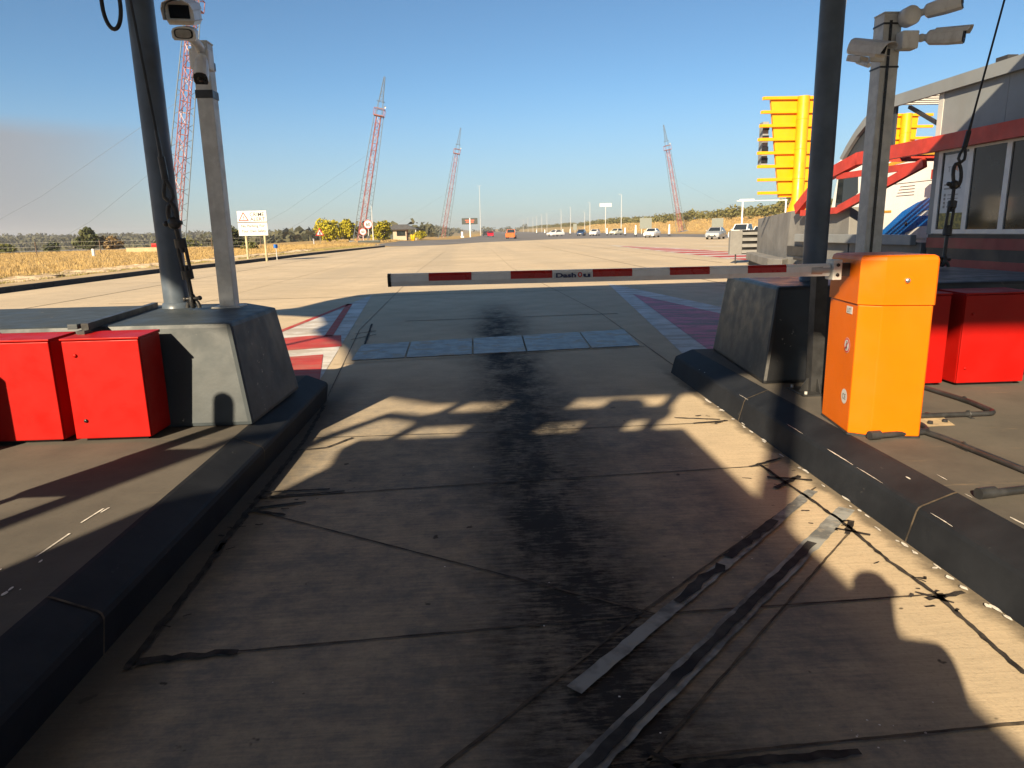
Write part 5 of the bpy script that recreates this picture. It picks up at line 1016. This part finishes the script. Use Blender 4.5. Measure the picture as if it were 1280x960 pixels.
def led(th, pn):
    mb = MB()
    for r_, w_ in ((4.55, 2.6), (4.05, 2.2)): mb.box((-1.45-w_/2, 199.985, r_-.16), (-1.45+w_/2, 199.995, r_+.16))
    mb.build('led_text', 'screen_amber', th, pn)
board('message_board', -1.45, 200, 4.3, 4.4, 1.7, (0.05,), 'dark electronic message board with dim amber lines beside the far road', 'message board', 'panel_dark', led, .18, 'white_paint')
mb = MB(); mb.tube([(-3.4, 186, 0), (-3.4, 186, 1.5)], .28, 8); mb.box((-3.8, 185.8, .0), (-3.0, 186.2, .35)); t = tag(mb.build('marker_post', 'white_paint'), 'white marker post left of the message board', 'marker post'); centre(t)
board('road_sign_back', 42.5, 176, 2.6, 3.0, 2.6, (-1.0, 1.0), 'grey back of a road sign behind the white car', 'road sign')
board('road_sign_back', 45.5, 132, 2.2, 2.2, 1.6, (-.7, .7), 'grey back of a road sign behind the silver sedan', 'road sign')
board('road_sign_back', 38.0, 270, 2.3, 1.4, 2.4, (0,), 'narrow grey back of a road sign behind the dark blue car', 'road sign')
board('billboard', 46, 250, 9.6, 4.2, 1.2, (0,), 'white board on a tall pole among the far lamps', 'billboard', 'sign_white', None, .12, 'lamp_grey')
lamp(42, 272, 7.8, 'thick white pole between the dark blue and white cars', 'tall lamp masts')
th = thing('white_gantry', 'thin white gantry behind the white pickup', 'gantry', (40, 100, 0))
for x in (39.5, 46.0): mb = MB(); mb.tube([(x, 104, 0), (x, 104, 5.2)], .12, 8); mb.build('post', 'white_paint', th)
mb = MB(); mb.tube([(38.6, 104, 5.1), (46.2, 104, 5.1)], .07, 6); mb.box((39.0, 103.9, 5.05), (41.2, 104.1, 5.35)); mb.build('beam', 'white_paint', th)

# marker posts along the right edge of the far road
first = None
for i, (px, y) in enumerate([(836, 126), (795, 131), (782, 150), (760, 160), (715, 210), (706, 225), (697, 260), (684, 270), (674, 300)]):
    x = y*math.tan(math.atan((px-640)/870*1.0)+R(2.7)); h = 1.9 if i < 2 else 1.5
    if i in (0, 2):
        th = thing('marker_post', 'white marker post with dark foot standing right of the white car' if i == 0 else 'short white marker post just right of the pale cream car', 'marker post', (x, y, 0), 'white marker posts')
        mb = MB(); mb.tube([(x, y, .35), (x, y, h*.7), (x, y, h)], [.22, .17, .13], 8); mb.ball((x, y, h), .16); mb.build('post', 'white_paint', th)
        mb = MB(); mb.tube([(x, y, 0), (x, y, .36)], [.24, .2], 8); mb.build('foot', 'plastic_black', th)
        if i == 0: f0 = th
        else: first = th
    elif i == 1: copy_tree(f0, (x, y, 0), 'white marker post with dark foot standing left of the white car')
    else: copy_tree(first, (x, y, 0), {3: 'short white marker post between the white hatchback and the cream car', 4: 'short white marker post just left of the dark blue car', 5: 'short white marker post right of the farthest left white car', 6: 'short white marker post behind the farthest left white car', 7: 'short white marker post left of the farthest left white car', 8: 'farthest short white marker post beside the far road'}[i])

# ================================================================== CARS
def car(x, y, rz, kind, mat, label):
    """cars are built nose towards -Y at the origin, then turned and placed"""
    th = thing('parked_car' if kind != 'pickup' else 'pickup_truck', label, 'car' if kind != 'pickup' else 'pickup', (0, 0, 0), 'cars on the far side of the plaza')
    if kind == 'pickup': L, W_, hh, st = 5.2, 1.86, .98, [(-2.6, .62, .55), (-2.45, .88, .95), (-1.2, 1.02, 1.0), (2.5, 1.06, 1.0), (2.6, .9, .95)]; gh = [(-1.25, 1.03, .92), (-.55, 1.74, .80), (.75, 1.76, .80), (1.0, 1.08, .90)]; wb = (-1.6, 1.6); wr = .38
    elif kind == 'hatch': L, W_, hh, st = 4.0, 1.7, .85, [(-2.0, .6, .75), (-1.85, .78, .93), (-.95, .95, 1.0), (1.75, 1.0, 1.0), (1.95, .8, .92)]; gh = [(-1.0, .95, .93), (-.2, 1.45, .76), (1.2, 1.46, .76), (1.85, 1.0, .88)]; wb = (-1.25, 1.25); wr = .31
    else: L, W_, hh, st = 4.6, 1.8, .85, [(-2.3, .58, .75), (-2.15, .76, .93), (-1.05, .93, 1.0), (1.2, .98, 1.0), (2.15, .98, .97), (2.3, .8, .92)]; gh = [(-1.1, .94, .93), (-.3, 1.42, .74), (.85, 1.43, .74), (1.7, 1.0, .88)]; wb = (-1.4, 1.35); wr = .33
    mb = MB(); secs = []
    for (yy, zt, ws) in st:
        w2 = W_/2*ws; secs.append((yy, [(-w2*.93, .28), (-w2, .45), (-w2, zt*.72), (-w2*.93, zt), (w2*.93, zt), (w2, zt*.72), (w2, .45), (w2*.93, .28)]))
    k = 8; vs = [(a, yy, b) for yy, s_ in secs for a, b in s_]
    mb.add(vs, [(i*k+j, i*k+(j+1) % k, (i+1)*k+(j+1) % k, (i+1)*k+j) for i in range(len(secs)-1) for j in range(k)], 0, False); mb.add(vs[:k], [tuple(range(k))]); mb.add(vs[-k:], [tuple(range(k))])
    body = mb.build('body', mat, th)
    mb = MB(); vs = []
    for (yy, zt, ws) in gh: w2 = W_/2*ws; vs += [(-w2, yy, zt), (w2, yy, zt)]
    w2 = W_/2*.93
    (y0, z0, _), (y1, z1, a1), (y2, z2, a2), (y3, z3, _) = gh
    v = [(-w2, y0, z0), (w2, y0, z0), (W_/2*a1, y1, z1), (-W_/2*a1, y1, z1), (W_/2*a2, y2, z2), (-W_/2*a2, y2, z2), (w2, y3, z3), (-w2, y3, z3)]
    mb.add(v, [(3, 2, 4, 5), (0, 1, 2, 3), (5, 4, 6, 7), (1, 6, 4, 2), (0, 3, 5, 7)], 0); cabn = mb.build('cabin', mat, th)
    def inset(q_, f_=.86, out=.012):
        q_ = [Vector(a) for a in q_]; c = sum(q_, Vector())/len(q_); n_ = (q_[1]-q_[0]).cross(q_[2]-q_[0]).normalized()
        if n_.dot(c-Vector((0, (y0+y3)/2, 1.0))) < 0: n_ = -n_
        return [c+(a-c)*f_+n_*out for a in q_]
    for nm, q_ in (('windscreen', (v[0], v[1], v[2], v[3])), ('rear_window', (v[5], v[4], v[6], v[7])), ('side_window', (v[1], v[6], v[4], v[2])), ('side_window', (v[0], v[3], v[5], v[7]))):
        mb = MB(); mb.add(inset(q_), [(0, 1, 2, 3)]); mb.build(nm, 'car_glass', th, cabn)
    yf = st[0][0]; zf = st[0][1]; wf = W_/2*st[0][2]
    for s_ in (-1, 1):
        mb = MB(); mb.hexa([(s_*wf*.62, yf-.012, zf*.82), (s_*wf*1.0, yf+.02, zf*.82), (s_*wf*1.12, yf+.14, zf*.9), (s_*wf*.62, yf+.1, zf*.9)], [(s_*wf*.62, yf-.0, zf*1.06), (s_*wf*1.0, yf+.03, zf*1.06), (s_*wf*1.12, yf+.15, zf*1.12), (s_*wf*.62, yf+.1, zf*1.1)]); mb.build('headlight', 'chrome', th, body)
        mb = MB(); mb.box((s_*W_/2*1.0-.09 if s_ < 0 else W_/2, y0+.15, z0+.02), (-W_/2 if s_ < 0 else W_/2+.09+.05, y0+.3, z0+.16), 0, .02); mb.build('mirror', mat, th, cabn)
        for yw in wb:
            mb = MB(); xo = s_*(W_/2-.19); mb.lathe([(wr*.6, 0), (wr*.96, 0), (wr, .04), (wr, .17), (wr*.96, .2), (wr*.6, .2)], (xo-.1, yw, wr), 16, 0, 0); wl = mb.build('wheel', 'rubber', th); mb = MB(); mb.lathe([(0, .02), (wr*.5, .02), (wr*.62, .0), (wr*.62, .2), (wr*.5, .18), (0, .18)], (xo-.1, yw, wr), 14, 0, 0); mb.build('rim', 'chrome', th, wl)
    mb = MB(); mb.box((-wf*.55, yf-.03, zf*.62), (wf*.55, yf+.05, zf*.95), 0, .01); mb.box((-wf*.8, yf-.025, .32), (wf*.8, yf+.05, .45), 0, .01); mb.build('grille', 'plastic_black', th, body)
    mb = MB(); mb.box((-.26, yf-.04, .46), (.26, yf-.02, .57)); mb.build('number_plate', 'sign_white', th, body)
    if kind == 'pickup':
        mb = MB(); mb.box((-W_/2*.8, 1.05, 1.0), (W_/2*.8, 2.5, 1.075)); mb.build('load_bed', 'plastic_black', th, body)
    th.location = (x, y, 0); th.rotation_euler = (0, 0, rz); return th
def at(px, y): return y*math.tan(math.atan((px-640)/870)+R(2.7))
car(at(815, 112), 112, R(-28), 'sedan', 'car_white', 'white sedan stopped between the two white marker posts, beside the road sign')
car(at(893, 86), 86, R(-30), 'sedan', 'car_silver', 'silver blue sedan left of the white pickup')
car(at(926, 80), 80, R(-38), 'pickup', 'car_white', 'white double cab pickup with raised body, right of the silver sedan')
car(at(949, 74), 74, R(-30), 'hatch', 'car_white', 'white car partly hidden behind the crash cushion')
car(at(771, 168), 168, R(-40), 'hatch', 'car_cream', 'pale cream car in the far queue, near the tall lamp')
car(at(745, 160), 160, R(-24), 'hatch', 'car_white', 'white hatchback right of the dark blue car')
car(at(728.5, 165), 165, R(-18), 'hatch', 'car_blue', 'dark blue car in the far queue')
car(at(697, 168), 168, R(-50), 'sedan', 'car_white', 'white car farthest left in the oncoming queue')
car(at(643, 138), 138, R(172), 'pickup', 'car_orange', 'orange brown pickup driving away on the far road')
car(at(617.5, 190), 190, R(180), 'hatch', 'car_red', 'red car driving away on the far road')
car(at(611.5, 225), 225, R(180), 'hatch', 'car_dark', 'dark car just left of the red car')

# ================================================================== GUARDHOUSE
gx_, gy_ = -15.0, 150.0
th = thing('guardhouse', 'small brick guardhouse with dark flat roof beside the far road', 'guardhouse', (gx_, gy_, -.2))
mb = MB(); mb.box((gx_-5.4, gy_, -.3), (gx_+.6, gy_+4, 2.2)); mb.build('wall', 'brick', th)
mb = MB(); mb.box((gx_-3.7, gy_-.03, .0), (gx_-2.2, gy_+.02, 2.0)); mb.build('door', 'panel_dark', th)
for a, b in ((-1.4, .4),): mb = MB(); mb.box((gx_+a, gy_-.03, .9), (gx_+b, gy_+.02, 1.9)); mb.build('window', 'window_glass', th)
mb = MB(); mb.hexa([(gx_-6.2, gy_-.8, 2.2), (gx_+3.0, gy_-.8, 2.2), (gx_+3.0, gy_+4.6, 2.2), (gx_-6.2, gy_+4.6, 2.2)], [(gx_-4.6, gy_+.6, 3.25), (gx_+.6, gy_+.6, 3.25), (gx_+.6, gy_+3.0, 3.25), (gx_-4.6, gy_+3.0, 3.25)]); mb.build('roof', 'roof_dark', th)
mb = MB()
for px in (2.6,): mb.tube([(gx_+px, gy_-.5, -.3), (gx_+px, gy_-.5, 2.2)], .1, 6)
mb.build('porch_post', 'lamp_grey', th)
mb = MB(); mb.lathe([(0, 1.2), (.5, 1.2), (.55, 1.1), (.46, 0), (0, 0)], (-12.2, 140, -.05), 14); t = tag(mb.build('litter_bin', 'bin_yellow'), 'yellow litter bin in front of the guardhouse', 'bin'); centre(t)
mb = MB(); mb.box((-19.2, 117, .05), (-15.6, 117.6, .45), 0, .05); t = tag(mb.build('pipe_barrier', 'panel_dark'), 'low dark barrier at the foot of the round road signs', 'barrier'); centre(t)
mb = MB(); mb.box((-36.9, 82.8, 0), (-36.3, 83.4, .95), 0, .03); t = tag(mb.build('red_kiosk_box', 'red_paint'), 'small red box at the foot of the nearest mast', 'box'); centre(t)
mb = MB(); mb.tube([(-32.5, 62, -.2), (-32.5, 62, .75)], [.16, .10], 8); t = tag(mb.build('marker_stone', 'white_paint'), 'small white marker stone in the dry field at left', 'marker stone'); centre(t)
mb = MB(); mb.box((-36, 75, -.3), (-30, 75.5, .6)); t = tag(mb.build('low_wall', 'verge_soil'), 'low pale wall at the foot of the nearest mast', 'wall'); centre(t)
mb = MB(); mb.box((-95, 215, -6), (-70, 222, -3.2)); t = tag(mb.build('shed', 'sign_white'), 'long white roofed shed far off beyond the field', 'shed'); centre(t)

# fence in the left field
th = thing('wire_fence', 'thin wire fence with dark posts across the dry field', 'fence', (-35, 52, 0))
fp_ = [(-70+i*4.2, 46+i*3.1) for i in range(12)]
for x, y in fp_:
    z = float(hgt(x, y)); mb = MB(); mb.tube([(x, y, z-.1), (x, y, z+1.3)], .045, 6); mb.build('post', 'bark', th)
mb = MB()
for h in (.4, .8, 1.2): mb.tube([(x, y, float(hgt(x, y))+h) for x, y in fp_], .008, 4)
mb.build('wire', 'galvanised', th)

# ================================================================== VEGETATION
def leaves(centres, radii, cnt, size, flat=.8):
    """leaf-sized quads filling lumpy clumps"""
    C = []; k = len(centres)
    w_ = np.array([r**2 for r in radii]); w_ = w_/w_.sum(); ch = rng.choice(k, cnt, p=w_)
    d = rng.normal(size=(cnt, 3)); d /= np.linalg.norm(d, axis=1)[:, None]; rr = rng.random(cnt)**.45
    P = np.array(centres)[ch] + d*(np.array(radii)[ch]*rr)[:, None]*np.array([1, 1, flat])
    a = rng.normal(size=(cnt, 3)); a /= np.linalg.norm(a, axis=1)[:, None]; b = rng.normal(size=(cnt, 3)); b -= a*(a*b).sum(1)[:, None]; b /= np.linalg.norm(b, axis=1)[:, None]
    s_ = size*(.5+rng.random(cnt))[:, None]
    return np.stack([P-a*s_-b*s_*.5, P+a*s_-b*s_*.5, P+a*s_*.7+b*s_*.6, P-a*s_*.7+b*s_*.6], 1).reshape(-1, 3), np.arange(cnt*4).reshape(-1, 4)
def tree(x, y, top, wd, mat, label, name='tree', cat='tree', trunk=.35, cnt=900, leaf=.16, group=None, clumps=9):
    z = float(hgt(x, y)); h = max(.8, top-z); th = thing(name, label, cat, (x, y, z), group); mb = MB(); t_ = h*trunk
    cs, rs = [], []
    for i in range(clumps):
        a = random.random()*6.28; q_ = random.random(); rr = wd*.5*(.25+.5*random.random()); zz = z+t_+(h-t_)*(.12+.72*q_); sh = 1-.55*abs(q_-.4)
        cs.append((x+math.cos(a)*rr*sh, y+math.sin(a)*rr*sh, zz)); rs.append(wd*random.uniform(.15, .27))
    mb.tube([(x, y, z-.2), (x+.03*h, y, z+t_*.6), (x, y, z+h*.75)], [.045*h, .032*h, .008*h], 7)
    for c in cs[:5]: mb.tube([(x+.02*h, y, z+t_*.8), ((x+c[0])/2, (y+c[1])/2, (z+t_*.8+c[2])/2+.05*h), c], [.02*h, .013*h, .004*h], 5)
    mb.build('trunk', 'bark', th); v_, f_ = leaves(cs, rs, cnt, leaf); mb = MB(); mb.add(v_.tolist(), f_.tolist()); mb.build('crown', mat, th); return th
Gp = 'trees beyond the dry field'
tree(-53, 100, 2.9, 3.6, 'leaf_dark', 'tall dark tree standing above the others in the middle of the left field', group=Gp, cnt=2200, leaf=.2, trunk=.15, clumps=14)
tree(-50.5, 101, 2.0, 3.2, 'leaf_brown', 'brownish tree against the tall dark tree', group=Gp, cnt=1500, leaf=.2, trunk=.15)
tree(-70, 88, 0.5, 2.6, 'leaf_yellow', 'bright yellow green bush at the left field edge', 'bush', 'bush', group='bushes beyond the dry field', cnt=1000, leaf=.14, trunk=.05)
tree(-82, 92, 0.6, 4.2, 'leaf_olive', 'olive tree nearest the left picture edge', group=Gp, cnt=1300, leaf=.2, trunk=.1)
tree(-75, 91, 0.45, 3.4, 'leaf_brown', 'rust brown bush left of the bright yellow green one', 'bush', 'bush', group='bushes beyond the dry field', cnt=1100, leaf=.18, trunk=.08)
tree(-66, 102, 0.6, 5.0, 'leaf_olive', 'broad olive bush just right of the yellow green one', 'bush', 'bush', group='bushes beyond the dry field', cnt=1400, leaf=.2, trunk=.08)
tree(-60, 104, 1.5, 2.6, 'leaf_dark', 'dark tree left of the tallest one', group=Gp, cnt=1300, leaf=.2, trunk=.15)
tree(-46, 112, 0.9, 7.5, 'leaf_olive', 'wide low olive bush between the tall tree and the round pole', 'bush', 'bush', group='bushes beyond the dry field', cnt=1700, leaf=.2, trunk=.05)
tree(-29.0, 86, 2.3, 4.2, 'leaf_dark', 'dark tree behind the crime alert sign', group=Gp, cnt=1900, leaf=.18, trunk=.08, clumps=12)
tree(-24.8, 80, 0.7, 2.4, 'leaf_olive', 'small round olive shrub right of the crime alert sign', 'bush', 'bush', group='bushes beyond the dry field', cnt=700, leaf=.1, trunk=.05)
Gb = 'yellow green bushes round the second mast'
tree(-26.0, 128, 4.3, 5.6, 'leaf_yellow', 'largest yellow green bush left of the second mast', 'bush', 'bush', group=Gb, cnt=2200, leaf=.17, trunk=.05, clumps=14)
tree(-23.0, 131, 4.5, 4.0, 'leaf_yellow', 'yellow green bush touching the second mast on its left', 'bush', 'bush', group=Gb, cnt=1500, leaf=.17, trunk=.05, clumps=11)
tree(-17.2, 133, 3.6, 4.6, 'leaf_yellow', 'yellow green bush right of the second mast, behind the round signs', 'bush', 'bush', group=Gb, cnt=1500, leaf=.17, trunk=.05, clumps=11)
tree(-21.5, 155, 2.9, 2.6, 'leaf_yellow', 'yellow green bush at the left end of the guardhouse', 'bush', 'bush', group=Gb, cnt=700, leaf=.17, trunk=.05)
tree(-11.4, 146, 1.8, 3.0, 'leaf_yellow', 'low yellowish bush before the guardhouse porch', 'bush', 'bush', group=Gb, cnt=700, leaf=.14, trunk=.02)
tree(75, 168, 8.4, 7.0, 'leaf_olive', 'round olive tree above the bank behind the gantry', group='trees on the right bank', cnt=1700, leaf=.25, trunk=.15)

# thicket along the top of the right bank: one mass
cs, rs = [], []
for i in range(620):
    y = 120+ (i/420.0)**1.5*700 + random.uniform(-3, 3); x = random.uniform(67, 84)+max(0, (y-300))*.01; z = float(hgt(x, y)); r_ = random.uniform(1.1, 2.3); cs.append((x, y, z+r_*.75)); rs.append(r_)
v_, f_ = leaves(cs, rs, 46000, .30); mb = MB(); mb.add(v_.tolist(), f_.tolist()); o = mb.build('bank_thicket', 'leaf_bank'); o['kind'] = 'stuff'; o['label'] = 'olive brown thicket along the top of the grass bank'
# far wood on the left horizon: one mass
cs, rs = [], []
for i in range(3200):
    b = random.uniform(-50, 4); d = random.choice([random.uniform(230, 420), random.uniform(420, 820), random.uniform(600, 1000)]); x = d*math.sin(R(b)); y = d*math.cos(R(b))
    if x > -14 - (y-150)*.02 and y < 900: continue
    r_ = random.uniform(2.2, 4.4)*(1 if d < 500 else 1.35); z = float(hgt(x, y)); cs.append((x, y, z+r_*.55)); rs.append(r_)
v_, f_ = leaves(cs, rs, 75000, 1.0); mb = MB(); mb.add(v_.tolist(), f_.tolist()); o = mb.build('distant_woodland', 'leaf_far'); o['kind'] = 'stuff'; o['label'] = 'hazy dark woodland along the far left horizon'

# dry grass
def grass(name, mat, pts, hgtr, per, label, wdt=.012):
    k = len(pts)*per; P = np.repeat(np.array(pts), per, 0) + np.concatenate([rng.normal(0, .09, (k, 2)), np.zeros((k, 1))], 1)
    h = hgtr*(.4+.9*rng.random(k)); a = rng.random(k)*6.28; lean = rng.normal(0, .35, (k, 2))*h[:, None]; wv = np.stack([np.cos(a), np.sin(a), np.zeros(k)], 1)*wdt
    top = P + np.concatenate([lean, h[:, None]], 1); V = np.stack([P-wv, P+wv, top], 1).reshape(-1, 3); mb = MB(); mb.add(V.tolist(), np.arange(k*3).reshape(-1, 3).tolist()); o = mb.build(name, mat); o['kind'] = 'stuff'; o['label'] = label
pts = []
while len(pts) < 14000:
    y = 20+85*random.random()**1.2; x = -17.2-random.random()**1.25*62
    if x < -.85*y-4: continue
    pts.append((x, y, float(hgt(x, y))-.02))
grass('dry_grass', 'straw', pts, .17, 5, 'dry golden grass over the left field', .016)
pts = []
while len(pts) < 2600:
    y = 20+62*random.random(); i = max(j for j in range(len(KERB)-1) if KERB[j][1] <= y); (xa, ya), (xb, yb_) = KERB[i], KERB[i+1]; xk = xa+(xb-xa)*(y-ya)/(yb_-ya)
    pts.append((xk-1.2-random.random()**1.6*2.6, y, .12))
grass('verge_grass', 'straw_green', pts, .13, 6, 'short greenish grass along the left kerb', .018)
pts = []
while len(pts) < 5000:
    y = 95+330*random.random()**1.4; x = 59+11*random.random(); pts.append((x, y, float(hgt(x, y))-.03))
grass('bank_grass', 'straw', pts, .5, 5, 'dry golden grass on the right bank', .04)
pts = []
while len(pts) < 1500:
    y = 84+90*random.random(); x = -12-14*random.random()-(y-84)*.05
    if 98 < y < 123: continue
    pts.append((x, y, float(hgt(x, y))-.03))
grass('dry_grass', 'straw', pts, .3, 5, 'dry golden grass round the second mast and guardhouse', .03)
# stones along the verge
mb = MB()
for i in range(300):
    y = 20+44*random.random(); i_ = max(j for j in range(len(KERB)-1) if KERB[j][1] <= y); xk = KERB[i_][0]; r_ = random.uniform(.05, .17)
    bm = bmesh.new(); bmesh.ops.create_icosphere(bm, subdivisions=1, radius=r_)
    for v in bm.verts: v.co = Vector((v.co.x*random.uniform(.7, 1.4), v.co.y*random.uniform(.7, 1.4), v.co.z*random.uniform(.5, 1.0)))+Vector((xk-1.3-random.random()**1.5*2.2, y, .16))
    for j, f in enumerate(bm.faces): pass
    off_ = len(mb.v); c = bm.verts[:][0].co.copy(); mb.bm(bm)
o = mb.build('verge_rubble', 'rock'); o['kind'] = 'stuff'; o['label'] = 'pale broken stones scattered along the left verge'

# ================================================================== HAZE
mh = bpy.data.materials.new('haze_air'); mh.use_nodes = True; t_ = mh.node_tree; t_.nodes.remove(t_.nodes['Principled BSDF'])
pv = t_.nodes.new('ShaderNodeVolumePrincipled'); pv.inputs['Color'].default_value = (0.93, 0.95, 1.0, 1); pv.inputs['Density'].default_value = 0.00032; pv.inputs['Anisotropy'].default_value = 0.2
t_.links.new(pv.outputs[0], t_.nodes['Material Output'].inputs['Volume']); M['haze_air'] = mh
mb = MB(); mb.box((-2650, -300, float(Z_.min())-1), (2650, 2800, 37)); o = mb.build('haze', 'haze_air'); o['kind'] = 'stuff'; o['label'] = 'thin dry season haze over the plain'
